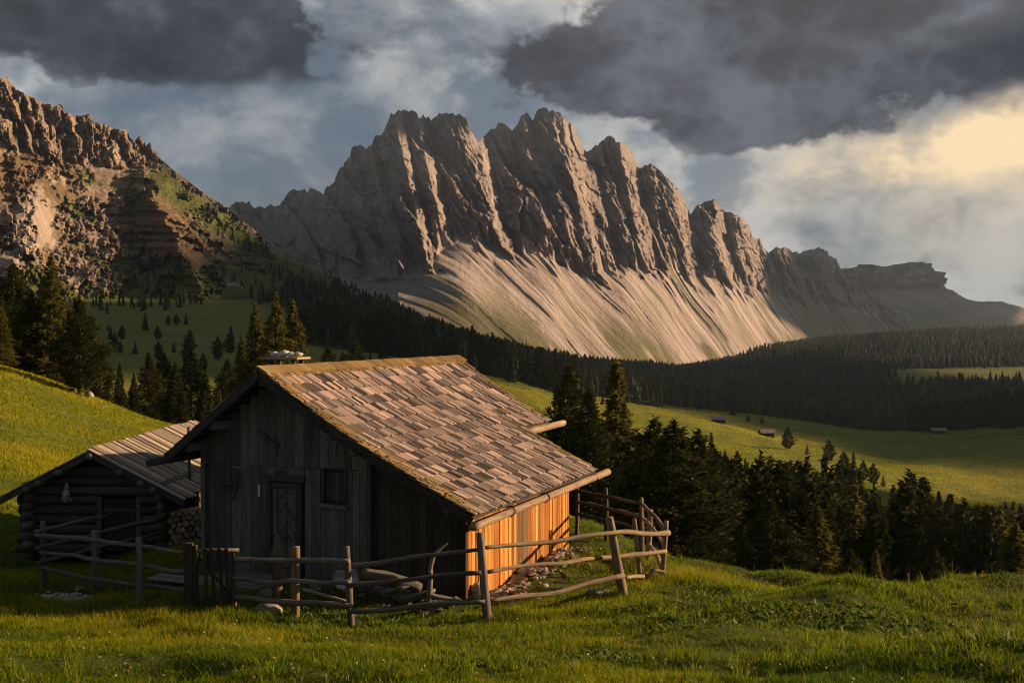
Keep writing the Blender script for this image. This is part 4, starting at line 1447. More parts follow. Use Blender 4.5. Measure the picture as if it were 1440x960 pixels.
WARM = (0.25, 0.185, 0.125)
GREYF = (0.135, 0.118, 0.098)
fence('grey round-rail fence between the shed corner and the picket gate',
      [(60, 732, 63, 821), (133, 745, 133, 833, 0.075), (195, 755, 197, 842, 0.065), (263, 768, 263, 850, 0.05)],
      [([(50, 752), (150, 762), (257, 777)],), ([(57, 776), (264, 804)],), ([(57, 797), (120, 813), (266, 831)],)], GREYF)
fence('grey rail fence climbing past the log shed to a thick dark post',
      [(60, 740, 62, 812, 0.03, 24.6), (178, 702, 179, 768, 0.07), (273, 688, 275, 746, 0.12)],
      [([(49, 747), (176, 718), (266, 698)],), ([(51, 771), (266, 719)],), ([(52, 792), (267, 738)],)], (0.11, 0.10, 0.085))
fence('rough rail fence running from the picket gate below the hut front',
      [(328, 778, 329, 856), (487, 768, 494, 881, 0.06), (675, 749, 685, 869, 0.075)],
      [([(326, 786), (400, 788), (491, 789)], -0.10), ([(327, 810), (345, 813), (384, 819), (420, 817), (491, 818)], -0.10), ([(328, 838), (402, 847), (493, 852)], -0.10),
       ([(476, 797), (580, 784), (680, 771)], 0.08), ([(491, 823), (677, 805)], -0.10), ([(489, 859), (600, 852), (682, 846)], -0.10)], GREYF)
fence('sunlit pale rail fence with leaning posts below the low eave',
      [(677, 752, 686, 866, 0.03), (857, 727, 877, 839, 0.085), (892, 729, 901, 821, 0.05), (937, 732, 931, 811, 0.055)],
      [([(677, 770), (780, 762), (860, 748), (940, 749)], -0.10), ([(685, 804), (790, 790), (936, 775)], -0.10), ([(687, 845), (780, 832), (877, 809)], -0.10), ([(880, 812), (905, 811), (920, 803), (935, 805)], -0.07)], WARM)
fence('dark rail fence behind the lean-to at the edge of the meadow',
      [(812, 684, 811, 752, 0.05, 31.0), (852, 686, 852, 770, 0.055, 29.8), (902, 700, 902, 790, 0.06, 28.2)],
      [([(812, 690), (855, 697), (903, 708)],), ([(812, 706), (855, 714), (903, 726)],), ([(812, 722), (855, 731), (900, 743)],)], (0.13, 0.105, 0.08), rr=0.045)
fence('short crooked rail fence closing the corner of the yard',
      [(902, 699, 903, 788, 0.03, 28.1), (915, 716, 911, 790, 0.065, 27.4), (936, 733, 932, 806, 0.03, 25.9)],
      [([(905, 710), (922, 728), (938, 746)], -0.12), ([(906, 730), (920, 745), (934, 768)], -0.12), ([(913, 765), (924, 780), (930, 800)], -0.12)], (0.22, 0.175, 0.125))


def pole_thing(name, label, cat, p, mat_='log', col=GREYF, rad=0.05, n=9, group=None):
    base = pix_base(p[2], p[3])
    if len(p) > 4:
        q = at(p[2], p[3], p[4])
        base = Vector((q.x, p[4], gz(q.x, p[4])))
    top = at(p[0], p[1], base.y)
    o = empty(name, base)
    return o, base, top


# --- picket gate
def build_gate():
    gl = pix_base(268, 856)
    gr = pix_base(326, 858)
    g = empty('picket_gate', gl)
    tag(g, 'dark wooden picket gate standing ajar before the hut steps', 'gate')
    DK = (0.055, 0.046, 0.038)

    def pt(px, row):
        y = float(np.interp(px, [268, 326], [gl.y, gr.y])) - 0.03
        return at(px, row, y) - g.location
    MB().beam(pt(265, 860) - Vector((0, 0, 0.2)), pt(266, 763), 0.13, 0.12, DK, up=(0, 1, 0)).build('gate_post', M['wood'], g)
    MB().beam(pt(275, 858) - Vector((0, 0, 0.2)), pt(273, 766), 0.10, 0.10, vary(DK), up=(0, 1, 0)).build('gate_post', M['wood'], g)
    for (a, t, c, d) in ((289, 770, 292, 851), (298, 769, 303, 853), (309, 769, 314, 852), (319, 770, 322, 855), (328, 777, 330, 856)):
        MB().beam(pt(c, d) + Vector((0, -0.05, 0)), pt(a, t) + Vector((0, -0.05, 0)), 0.062, 0.03, vary(DK, 0.25), up=(0, 1, 0)).build('picket', M['wood'], g)
    MB().tube([pt(258, 774), pt(295, 773.5), pt(336, 773)], 0.035, vary(GREYF, 0.1), 8).build('gate_rail', M['log'], g, True)
    MB().tube([pt(268, 838), pt(300, 839), pt(334, 841)], 0.035, vary(GREYF, 0.1), 8).build('gate_rail', M['log'], g, True)
    MB().tube([pt(280, 780), pt(300, 808), pt(326, 838)], 0.022, vary(DK), 7).build('gate_brace', M['log'], g, True)


build_gate()

# --- posts, logs and odd pieces in front of the hut
def log_thing(name, label, cat, pts, rad, col, group=None, n=11, sub=4, m='log', rough=0.07):
    b = MB()
    o0 = Vector(pts[0])
    b.tube([Vector(p) - o0 for p in pts], rad, col, n, rough, sub=sub)
    o = b.build(name, M[m], None, True)
    o.location = o0
    tag(o, label, cat, group)
    return o


def up_post(px0, row0, px1, row1, rads, name, label, col, cat='post', y=None):
    base = pix_base(px1, row1)
    if y:
        q = at(px1, row1, y)
        base = Vector((q.x, y, gz(q.x, y)))
    top = at(px0, row0, base.y)
    lo = base - Vector((0, 0, 0.25))
    return log_thing(name, label, cat, [lo, base, (base + top) / 2, top], rads, col)


up_post(416, 768, 415, 869, [0.085, 0.085, 0.08, 0.075], 'split_post', 'thick split post with a slanted top before the hut door', (0.20, 0.135, 0.085))
# knobbly carved fountain post
fb = pix_base(389, 846)
b = MB()
ht = at(389, 752, fb.y).z - fb.z
prof = [(-0.2, 0.085), (0.0, 0.085), (0.22, 0.09), (0.36, 0.075), (0.46, 0.09), (0.62, 0.115), (0.74, 0.105), (0.84, 0.065), (0.90, 0.075), (0.96, 0.06), (1.0, 0.02)]
b.tube([(0.01 * math.sin(9 * h), 0, h * ht) for h, _ in prof], [r for _, r in prof], (0.12, 0.095, 0.072), 12, 0.15, sub=2)
o = b.build('carved_post', M['log'], None, True)
o.location = fb
tag(o, 'knobbly carved wooden post with a pale rounded head by the door', 'carved post')
up_post(265, 600, 268, 748, [0.045, 0.045, 0.04, 0.035], 'tall_pole', 'tall thin upright pole behind the thick post at the hut corner', (0.07, 0.062, 0.052), 'pole')
# round pale disc leaning against the rubble
db = pix_base(487, 848)
db.y += 0.55
db.z = gz(db.x, db.y)
dc = at(487, 826, db.y)
b = MB()
b.tube([(0, 0.0, 0), (0, 0.03, 0.008), (0, 0.075, 0.02)], [0.235, 0.25, 0.24], (0.30, 0.30, 0.32), 28, 0.012)
b.tube([(0, -0.012, 0), (0, 0.004, 0)], [0.215, 0.222], (0.40, 0.40, 0.42), 28, 0.01)
o = b.build('round_disc', M['stone'], None, False)
o.location = (dc.x, db.y, gz(dc.x, db.y) + 0.22)
o.rotation_euler = (math.radians(-14), 0, 0)
tag(o, 'pale grey round disc leaning behind the front fence', 'disc')
# hollowed slab of a log and long poles in the heap
def heap_pt(px, row, dy=0.9):
    y = 22.35 + dy * 0
    return at(px, row, y)


l0, l1 = at(509, 806, 22.3), at(592, 826, 22.6)
log_thing('hewn_log', 'big grey hewn log lying in the heap against the lean-to', 'log', [l0, (l0 + l1) / 2 + Vector((0, 0, 0.02)), l1], [0.11, 0.14, 0.08], (0.11, 0.10, 0.085))
l0, l1 = at(440, 833, 21.9), at(470, 846, 21.8)
log_thing('thin_pole', 'thin pale pole lying on the rubble beside the split post', 'pole', [at(425, 828, 22.1), at(490, 846, 21.9)], [0.035, 0.028], (0.24, 0.21, 0.17))
b_ = at(603, 846, 22.4)
b_.z = gz(b_.x, b_.y) - 0.05
log_thing('forked_branch', 'bare crooked branch leaning up against the lean-to wall', 'branch', [b_, at(605, 815, 22.45), at(606, 795, 22.5), at(612, 778, 22.55), at(623, 768, 22.6), at(629, 763, 22.62)], [0.055, 0.05, 0.045, 0.04, 0.028, 0.015], (0.17, 0.145, 0.115))
for i, (a, bq) in enumerate((((540, 832), (580, 822)), ((560, 843), (612, 829)), ((600, 836), (650, 845)), ((610, 833), (570, 846)))):
    p0, p1 = at(*a, 22.2 + 0.1 * i), at(*bq, 22.5 + 0.05 * i)
    log_thing('broken_board', ['short broken board under the hewn log', 'broken board lying flat in the rubble by the lean-to corner', 'grey stick slanting towards the lean-to corner', 'crossed stick on the rubble heap'][i], 'board', [p0, (p0 + p1) / 2, p1], [0.045, 0.04, 0.03], vary((0.15, 0.13, 0.11), 0.3), sub=2)

# --- stones
def stone(px, row, r, label, col=(0.33, 0.29, 0.25), dy=0.0, seed=1):
    p = pix_base(px, row)
    p.y += dy
    p.z = gz(p.x, p.y)
    b = MB()
    b.lump((0, 0, r[2] * 0.55), r, col, seed, 14, 10, 0.2)
    o = b.build('field_stone', M['stone'], None, True)
    o.location = p
    tag(o, label, 'stone')


stone(377, 866, (0.24, 0.15, 0.13), 'long pale stone lying in the grass under the fence by the gate', (0.26, 0.23, 0.19), 0.1, 3)
stone(366, 856, (0.16, 0.12, 0.09), 'smaller grey stone behind the long pale stone', (0.2, 0.18, 0.16), 0.5, 4)
stone(670, 852, (0.13, 0.11, 0.17), 'sunlit upright stone at the foot of the hut corner', (0.42, 0.35, 0.27), 0.55, 5)
stone(836, 838, (0.17, 0.10, 0.08), 'dark flat stone in the grass below the leaning posts', (0.16, 0.14, 0.12), 0, 6)
stone(850, 834, (0.12, 0.07, 0.05), 'small pale stone in the grass by the leaning post', (0.4, 0.36, 0.3), 0, 7)
sp = at(125, 577, 94)
b = MB()
b.lump((0, 0, 0.2), (0.36, 0.3, 0.3), (0.30, 0.25, 0.21), 8, 12, 8, 0.25)
o = b.build('field_stone', M['stone'], None, True)
o.location = (sp.x, 94, gz(sp.x, 94))
tag(o, 'pale boulder at the foot of the lone pine on the sunny slope', 'stone')


def rubble(name, label, n, region, size, cols, seed):
    rr = random.Random(seed)
    b = MB()
    for i in range(n):
        x, y = region(rr)
        s = size * rr.uniform(0.4, 1.3)
        b.lump((x, y, gz(x, y) + s * 0.25), (s * 1.25, s, s * 0.7), vary(rr.choice(cols), 0.2), rr.randint(0, 99999), 6, 4, 0.28, rr.random() * 3)
    o = b.build(name, M['stone'], None, False)
    tag(o, label, 'rubble', None, 'stuff')


def reg_wall(rr):
    u, v = 0.10 + abs(rr.gauss(0, 0.33)), rr.uniform(0.4, 6.0)
    p = hut_pt(u, v, 0)
    return p.x, p.y


def reg_front(rr):
    u, v = rr.uniform(-2.9, -0.1), -0.15 - abs(rr.gauss(0, 0.38))
    p = hut_pt(u, v, 0)
    return p.x, p.y


_g = ground_at(85, 846)


def reg_gravel(rr):
    return _g.x + rr.gauss(0, 0.36), _g.y + rr.gauss(0, 0.24)


rubble('rubble', 'stony rubble along the foot of the sunlit board wall', 330, reg_wall, 0.07, [(0.30, 0.25, 0.2), (0.2, 0.17, 0.14), (0.38, 0.32, 0.26)], 11)
rubble('rubble', 'dark rubble and bark scraps before the lean-to front', 420, reg_front, 0.075, [(0.10, 0.088, 0.075), (0.15, 0.13, 0.11), (0.07, 0.06, 0.05)], 12)
rubble('gravel', 'patch of pale gravel in the shaded grass by the rail fence', 800, reg_gravel, 0.042, [(0.40, 0.35, 0.31), (0.30, 0.26, 0.23), (0.5, 0.44, 0.39)], 13)

# --- plank platform and step in front of the door
pf = empty('plank_platform', hut_pt(-4.9, -0.9, 0), HR)
tag(pf, 'low grey plank platform in front of the hut door', 'platform')
zp = g_local(-4.6, -0.8) + 0.13
for i in range(9):
    MB().beam((-1.25, -0.62 + i * 0.15, zp + RND.uniform(-.006, .006)), (1.25 + RND.uniform(-.1, .1), -0.62 + i * 0.15, zp - 0.03), 0.138, 0.035, vary((0.19, 0.165, 0.14), 0.25), up=(0, 0, 1)).build('plank', M['wood'], pf)
for i in (-1, 1):
    MB().beam((i * 1.0, -0.7, zp - 0.085), (i * 1.0, 0.68, zp - 0.085), 0.10, 0.13, vary(DARKW), up=(0, 0, 1)).build('bearer', M['wood'], pf)
sl = pix_base(276, 752)
b = MB()
b.beam((-0.45, 0, 0.09), (0.55, 0.1, 0.06), 0.45, 0.07, vary(PALEW), up=(0, 0, 1))
o = b.build('loose_plank', M['wood'])
o.location = sl
tag(o, 'short thick plank lying by the thick dark post', 'plank')

# --- stacked firewood at the shed side: each split log its own piece
def build_firewood():
    base = pix_base(268, 765)
    k = 0
    for r in range(6):
        for c in range(7):
            x = base.x - 0.62 + c * 0.155 + (r % 2) * 0.07 + RND.uniform(-.015, .015)
            y = base.y + 0.75
            z = gz(x, y) + 0.08 + r * 0.135
            b = MB()
            rad = RND.uniform(0.062, 0.082)
            b.tube([(0, -0.22, 0), (0, 0.22, 0.0)], rad, vary(RND.choice([(0.36, 0.24, 0.13), (0.30, 0.20, 0.11), (0.22, 0.16, 0.10)]), 0.2), RND.choice([5, 6, 7]), 0.16)
            o = b.build('firewood_log', M['log'])
            o.location = (x, y + RND.uniform(-.03, .03), z)
            tag(o, 'split firewood log stacked between the shed and the hut corner', 'firewood', 'firewood stacked beside the shed')


build_firewood()

# --- things hanging on the walls
def wall_root(label, px, row, tubes, scale=1.0, col=(0.085, 0.075, 0.062)):
    u, z = hut_front(px, row)
    p = hut_pt(u, -0.07, z)
    b = MB()
    for pts, r0, r1 in tubes:
        P = [(a * scale, -0.06 * abs(math.sin(3 * a)), c * scale) for a, c in pts]
        rs = [r0 + (r1 - r0) * i / (len(P) - 1) for i in range(len(P))]
        b.tube(P, rs, vary(col, 0.25), 7, 0.12, sub=3)
    o = b.build('hanging_root', M['log'], None, True)
    o.location = p
    o.rotation_euler = (0, 0, HR)
    tag(o, label, 'root')


wall_root('twisted root with horn-like arms hanging left of the hut door', 332, 680,
          [([(-0.02, 0.28), (0.10, 0.22), (0.06, 0.10), (0.02, 0.0), (0.04, -0.15), (-0.03, -0.32)], 0.05, 0.022),
           ([(0.0, 0.02), (-0.12, -0.02), (-0.24, -0.04), (-0.34, 0.0)], 0.04, 0.015), ([(0.0, 0.0), (0.12, 0.03), (0.24, -0.02)], 0.04, 0.012),
           ([(0.0, -0.05), (-0.14, -0.12), (-0.28, -0.10)], 0.03, 0.012), ([(0.03, 0.24), (-0.05, 0.30), (-0.10, 0.20), (-0.06, 0.10)], 0.035, 0.02)])
wall_root('thin forked root hanging high on the hut gable', 390, 622,
          [([(0.0, 0.0), (-0.12, 0.06), (-0.26, 0.20), (-0.42, 0.27)], 0.03, 0.010), ([(0.0, 0.0), (0.04, -0.14), (0.0, -0.30)], 0.028, 0.012), ([(0.0, 0.0), (0.10, -0.04)], 0.03, 0.02), ([(-0.2, 0.14), (-0.24, 0.02)], 0.014, 0.008)], 1.0)
wall_root('small curled root nailed above the hut door', 397, 664, [([(-0.10, -0.02), (0.0, 0.03), (0.10, -0.01), (0.16, -0.05)], 0.025, 0.012), ([(0, 0.02), (0.02, 0.12)], 0.02, 0.01)])
u, z = hut_front(366, 689)
b = MB()
b.beam((0, 0, -0.12), (0, 0, 0.12), 0.036, 0.02, (0.72, 0.72, 0.70), up=(0, 1, 0))
o = b.build('wall_thermometer', M['stone'])
o.location = hut_pt(u, -0.045, z)
o.rotation_euler = (0, 0, HR)
tag(o, 'narrow white thermometer on the hut wall beside the door', 'thermometer')
# animal skull on the shed
sk = at(94, 694, SD - 0.22)
b = MB()
b.tube([(0, 0.02, 0.26), (0, 0.0, 0.20), (0, -0.02, 0.10), (0, -0.05, 0.0), (0.0, -0.05, -0.10), (0, -0.03, -0.18)], [0.03, 0.045, 0.06, 0.10, 0.085, 0.06], (0.40, 0.36, 0.30), 12, 0.08, sub=3)
for s in (-1, 1):
    b.lump((s * 0.055, -0.115, -0.03), (0.03, 0.02, 0.035), (0.03, 0.026, 0.022), 21, 8, 6, 0.1)
    b.tube([(s * 0.07, -0.02, -0.10), (s * 0.11, -0.03, -0.16), (s * 0.10, -0.04, -0.20)], [0.035, 0.025, 0.012], (0.30, 0.27, 0.22), 7)
o = b.build('animal_skull', M['stone'], None, True)
o.location = sk
tag(o, 'bleached animal skull hung on the log shed wall', 'skull')

# ------------------------------------------------------------------ conifers
def m_needles(name, c0, c1, c2, trans=0.25):
    m, N, b = mat(name)
    at_ = N.node('ShaderNodeAttribute', attribute_name='Col')
    s = N.node('ShaderNodeSeparateColor')
    N.l.new(at_.outputs['Color'], s.inputs[0])
    rnd = N.node('ShaderNodeObjectInfo').outputs['Random']
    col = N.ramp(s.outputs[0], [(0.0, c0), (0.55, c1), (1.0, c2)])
    col = N.mix(N.math('MULTIPLY', rnd, 0.35), col, N.mix(1.0, col, (1.5, 1.15, 0.7), 'MULTIPLY'))
    N.l.new(col, b.inputs['Base Color'])
    b.inputs['Roughness'].default_value = 0.8
    tr = N.node('ShaderNodeBsdfTranslucent')
    N.l.new(col, tr.inputs[0])
    mx = N.node('ShaderNodeMixShader')
    mx.inputs[0].default_value = trans
    N.l.new(b.outputs[0], mx.inputs[1])
    N.l.new(tr.outputs[0], mx.inputs[2])
    out = [n for n in N.n if n.type == 'OUTPUT_MATERIAL'][0]
    N.l.new(mx.outputs[0], out.inputs[0])
    return m


M['pine'] = m_needles('stone_pine_needles', (0.010, 0.017, 0.006), (0.026, 0.037, 0.010), (0.066, 0.072, 0.018))
M['larch'] = m_needles('larch_needles', (0.042, 0.052, 0.012), (0.095, 0.105, 0.022), (0.17, 0.155, 0.036), 0.42)
M['spruce'] = m_needles('spruce_needles', (0.013, 0.021, 0.009), (0.032, 0.044, 0.014), (0.072, 0.080, 0.024))
M['bark'] = m_wood('conifer_bark', 0.9)


def make_conifer(seed, kind, nspray, spray, whorls):
    """unit-height crown as many small needle sprays on drooping branches; returns (crown mesh, trunk mesh)"""
    rng = np.random.default_rng(seed)
    if kind == 'pine':
        prof = lambda h: 0.215 * np.minimum(1, (h / 0.16)) ** 0.55 * np.clip(1 - np.maximum(0, (h - 0.30) / 0.70) ** 1.7, 0.03, 1)
        h0, droop, up, jit = 0.05, 0.02, 0.30, 0.40
    elif kind == 'larch':
        prof = lambda h: 0.215 * np.clip(1 - h, 0.015, 1) ** 0.80 * np.minimum(1, (h + 0.02) / 0.14) ** 0.5
        h0, droop, up, jit = 0.07, 0.16, 0.05, 0.32
    else:
        prof = lambda h: 0.20 * np.clip(1 - h, 0.012, 1) ** 0.88
        h0, droop, up, jit = 0.03, 0.25, -0.10, 0.25
    nb = whorls
    hs = h0 + (0.985 - h0) * (np.arange(nb) + rng.uniform(-.4, .4, nb)) / nb
    azs = np.arange(nb) * 2.39996 + rng.uniform(-.5, .5, nb)
    # uneven sides
    lob = 1 + 0.22 * np.sin(azs * 2 + seed) * np.sin(hs * 9 + seed) + rng.uniform(-jit, jit * 0.6, nb)
    L = prof(hs) * np.clip(lob, 0.35, 1.4)
    wt = L ** 1.25 + 0.010
    cnt = rng.multinomial(nspray, wt / wt.sum())
    bi = np.repeat(np.arange(nb), cnt)
    n = len(bi)
    t = np.sqrt(rng.uniform(0.02, 1, n)) if kind != 'pine' else rng.uniform(0.12, 1, n) ** 0.55
    s_side = rng.normal(0, 0.16 if kind != 'pine' else 0.20, n) * L[bi] * (1.15 - 0.55 * t)
    rad = t * L[bi]
    a = azs[bi]
    x = np.cos(a) * rad - np.sin(a) * s_side
    y = np.sin(a) * rad + np.cos(a) * s_side
    z = hs[bi] + up * rad * t - droop * rad - 0.35 * droop * np.abs(s_side) + rng.normal(0, 0.008 if kind != 'pine' else 0.016, n)
    ctr = np.stack([x, y, z], 1)
    # spray orientation: outward with scatter
    d = np.stack([np.cos(a), np.sin(a), np.full(n, -0.25 if kind == 'spruce' else (0.35 if kind == 'pine' else -0.05))], 1) + rng.normal(0, 0.55, (n, 3))
    d /= np.linalg.norm(d, axis=1, keepdims=True)
    s = np.cross(d, rng.normal(0, 1, (n, 3)))
    s /= np.linalg.norm(s, axis=1, keepdims=True) + 1e-9
    u = np.cross(d, s)
    ln = spray * rng.uniform(0.6, 1.35, n)[:, None]
    wd = spray * rng.uniform(0.22, 0.42, n)[:, None]
    # two crossed leaf-shaped triangles for each spray
    V, Fc, C = [], [], []
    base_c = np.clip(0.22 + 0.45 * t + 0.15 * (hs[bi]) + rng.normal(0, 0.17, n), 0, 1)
    for (ax, k) in ((s, 0), (u, 1)):
        p0 = ctr - d * ln * 0.35 - ax * wd * 0.6
        p1 = ctr - d * ln * 0.35 + ax * wd * 0.6
        p2 = ctr + d * ln * 0.65
        V.append(np.stack([p0, p1, p2], 1).reshape(-1, 3))
        C.append(np.repeat(base_c, 3))
    V = np.concatenate(V)
    C = np.concatenate(C)
    Fc = np.arange(len(V)).reshape(-1, 3)
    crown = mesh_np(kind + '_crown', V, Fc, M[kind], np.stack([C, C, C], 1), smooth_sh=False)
    # trunk with limbs
    b = MB()
    col = (0.085, 0.06, 0.04) if kind != 'larch' else (0.11, 0.075, 0.05)
    b.tube([(0, 0, -0.03), (0.003, 0, 0.1), (0.0, 0.004, 0.45), (0.002, 0, 0.8), (0, 0, 0.97)], [0.021, 0.017, 0.012, 0.006, 0.002], col, 8, 0.08)
    step = max(1, nb // 46)
    for i in range(0, nb, step):
        e = Vector((math.cos(azs[i]) * L[i] * 0.85, math.sin(azs[i]) * L[i] * 0.85, hs[i] + (up * 0.72 - droop) * L[i] * 0.85))
        b.tube([(0, 0, hs[i]), Vector((0, 0, hs[i])) * 0.5 + e * 0.5 + Vector((0, 0, 0.004)), e], [0.0045 * (1.1 - hs[i]), 0.003 * (1.1 - hs[i]), 0.0012], col, 4, 0, cap=False)
    me = bpy.data.meshes.new(kind + '_trunk')
    me.from_pydata(b.v, [], b.f)
    a_ = me.attributes.new('Col', 'FLOAT_COLOR', 'POINT')
    a_.data.foreach_set('color', np.array([(*c, 1.0) for c in b.c], dtype=np.float32).ravel())
    a_ = me.attributes.new('gv', 'FLOAT_VECTOR', 'POINT')
    a_.data.foreach_set('vector', np.array(b.g, dtype=np.float32).ravel())
    me.materials.append(M['bark'])
    me.update()
    return crown, me


PROTO = {}
for kind, near, mid in (('pine', 7000, 1300), ('larch', 6500, 1100), ('spruce', 6500, 1200)):
    PROTO[kind + '_near'] = [make_conifer(100 + i * 7 + len(kind), kind, near, 0.030, 200) for i in range(3)]
    PROTO[kind + '_mid'] = [make_conifer(300 + i * 7 + len(kind), kind, mid, 0.062, 80) for i in range(3)]
NAMES = {'pine': 'stone_pine', 'larch': 'larch_tree', 'spruce': 'spruce_tree'}
TREE_RND = random.Random(99)


def plant(kind, lod, x, y, h, label, group=None, wide=1.0, z=None, variant=None):
    cr, tr = PROTO[kind + '_' + lod][variant if variant is not None else TREE_RND.randrange(3)]
    t = empty(NAMES[kind], (x, y, gz(x, y) if z is None else z), TREE_RND.uniform(0, 6.28))
    t.scale = (h * wide, h * wide, h)
    tag(t, label, 'tree', group)
    link('crown', cr, t)
    link('trunk', tr, t)
    return t


def tree_px(kind, px_top, row_top, y, label, wide=1.0, group=None, lod='near', px_base=None, variant=None):
    p = at(px_top, row_top, y)
    zb = gz(p.x, y)
    h = max(1.5, p.z - zb)
    return plant(kind, lod, p.x, y, h, label, group, wide, zb, variant)


# --- by the meadow crest, right of the hut
tree_px('pine', 799, 516, 92, 'tall dark stone pine right behind the hut eave', 1.15, variant=0)
tree_px('pine', 829, 545, 88, 'dark stone pine pressed against the larch beyond the hut', 0.95, variant=1)
tree_px('larch', 866, 502, 96, 'slender yellow-green larch rising between the dark pines', 1.1, variant=0)
tree_px('pine', 919, 587, 74, 'broad stone pine beyond the yard corner fence', 1.35, variant=2)
tree_px('pine', 947, 590, 70, 'bulky stone pine with sunlit right edge below the crest', 1.45, variant=1)
tree_px('pine', 982, 603, 86, 'dark stone pine behind the bulky sunlit pine', 1.1, variant=0)
tree_px('pine', 1000, 632, 100, 'narrow dark pine at the edge of the hollow wood', 1.0, variant=2)
tree_px('spruce', 775, 585, 110, 'low dark spruce half hidden by the rear gutter log', 1.0)
tree_px('larch', 1150, 710, 62, 'pale green larch standing out at the crest of the meadow', 1.55, variant=1)
tree_px('pine', 1082, 702, 60, 'rounded dark pine just below the meadow crest', 1.5, variant=0)
tree_px('larch', 1048, 740, 66, 'small larch beside the rounded dark pine', 1.1, variant=2)
tree_px('larch', 1232, 772, 52, 'small pale larch poking over the crest', 1.2, variant=0)
tree_px('pine', 1196, 772, 56, 'small dark pine next to the pale crest larch', 1.4, variant=1)
tree_px('pine', 1315, 772, 50, 'rounded young pine below the tall meadow grass', 1.6, variant=2)
tree_px('larch', 1428, 735, 48, 'bushy larch at the end of the meadow crest', 1.8, variant=2)
tree_px('spruce', 1385, 790, 52, 'young spruce between the rounded pine and the bushy larch', 1.3)
# --- left group on the sunny slope
tree_px('pine', 112, 418, 93, 'lone dark stone pine at the lip of the sunny slope', 1.25, variant=1)
tree_px('larch', 72, 358, 112, 'tall larch with a bare lower trunk among the slope pines', 1.05, variant=1)
tree_px('pine', 18, 370, 118, 'tall dark pine at the top of the sunny slope', 1.15, variant=0)
tree_px('pine', 45, 408, 112, 'stone pine between the tall larch and the tall dark pine', 1.1, variant=2)
tree_px('pine', -12, 400, 115, 'stone pine cut by the edge of the view on the sunny slope', 1.2, variant=1)
tree_px('pine', 88, 425, 120, 'stone pine behind the lone pine of the slope', 1.0, variant=0)
tree_px('pine', 140, 488, 118, 'short stone pine just downhill of the lone pine', 1.1, variant=0)
tree_px('larch', 2, 430, 104, 'low larch at the foot of the slope pines', 1.3, variant=2)
for (kind, px, row, y, lab, wd) in (('spruce', 168, 510, 122, 'spruce beside the short stone pine beyond the shed', 1.1), ('spruce', 188, 522, 128, 'larch-green spruce third in the row beyond the shed', 1.0),
                                    ('pine', 210, 500, 140, 'dark pine in the tree row beyond the shed ridge', 1.1), ('spruce', 246, 508, 126, 'broad light spruce in the tree row beyond the shed', 1.5),
                                    ('spruce', 289, 520, 132, 'pointed spruce nearest the hut gable in the tree row', 1.1), ('pine', 268, 492, 160, 'dark pine behind the broad light spruce', 1.0),
                                    ('larch', 308, 548, 120, 'low larch tucked beside the hut gable', 1.3), ('pine', 230, 495, 165, 'round dark pine at the back of the tree row', 1.1),
                                    ('larch', 359, 424, 168, 'thin larch standing alone left of the roof vent', 0.95), ('larch', 388, 410, 160, 'tallest larch behind the roof vent', 1.0),
                                    ('larch', 412, 420, 164, 'larch crowding the tallest one behind the roof vent', 1.0), ('larch', 340, 470, 172, 'faint low larch left of the larch group', 1.0),
                                    ('pine', 462, 487, 190, 'squat dark pine above the hut ridge', 1.3), ('pine', 483, 495, 200, 'small round pine above the hut ridge', 1.3),
                                    ('pine', 500, 476, 230, 'narrow dark pine above the hut ridge', 1.0), ('pine', 320, 505, 185, 'dark pine between the tree row and the larch group', 1.1)):
    tree_px(kind, px, row, y, lab, wd)


# --- dark belt in the hollow: each tree a copy
def scatter(n, xr, yr, dens, seed, mind=None):
    rr = np.random.default_rng(seed)
    pts = []
    tries = 0
    while len(pts) < n and tries < n * 60:
        tries += 1
        px = rr.uniform(*xr)
        y = math.exp(rr.uniform(math.log(yr[0]), math.log(yr[1])))
        x = (px - CX) / F * y
        if rr.random() > float(dens(np.array([x]), np.array([y]))[0]):
            continue
        if mind and any((x - a) ** 2 + (y - b_) ** 2 < (mind * y) ** 2 for a, b_ in pts[-400:]):
            continue
        pts.append((x, y))
    return pts


def hollow_top(px):
    return interp(px, [(900, 600), (1000, 612), (1050, 640), (1100, 645), (1150, 640), (1180, 655), (1210, 662), (1240, 690), (1270, 668), (1290, 655), (1320, 690), (1350, 700), (1400, 712), (1440, 705), (1500, 700)])


pts = scatter(185, (890, 1500), (92, 300), lambda x, y: smooth(y, 70, 110) * np.ones_like(x), 5, 0.016)
for (x, y) in pts:
    px = float(px_of(x, y))
    kind = TREE_RND.choices(['pine', 'spruce', 'larch'], [5, 3, 1.4])[0]
    zt = gz(x, y)
    hmax = -(float(hollow_top(px)) + TREE_RND.uniform(-6, 26) - HZ) / F * y - zt
    h = min(TREE_RND.uniform(10, 17), max(5.5, hmax))
    lab = {'pine': 'dark stone pine standing in the hollow wood beyond the crest', 'spruce': 'dark spruce standing in the hollow wood beyond the crest', 'larch': 'greener larch standing in the hollow wood beyond the crest'}[kind]
    plant(kind, 'mid', x, y, h, lab, {'pine': 'stone pines in the hollow', 'spruce': 'spruces in the hollow', 'larch': 'larches in the hollow'}[kind], TREE_RND.uniform(0.78, 1.15))

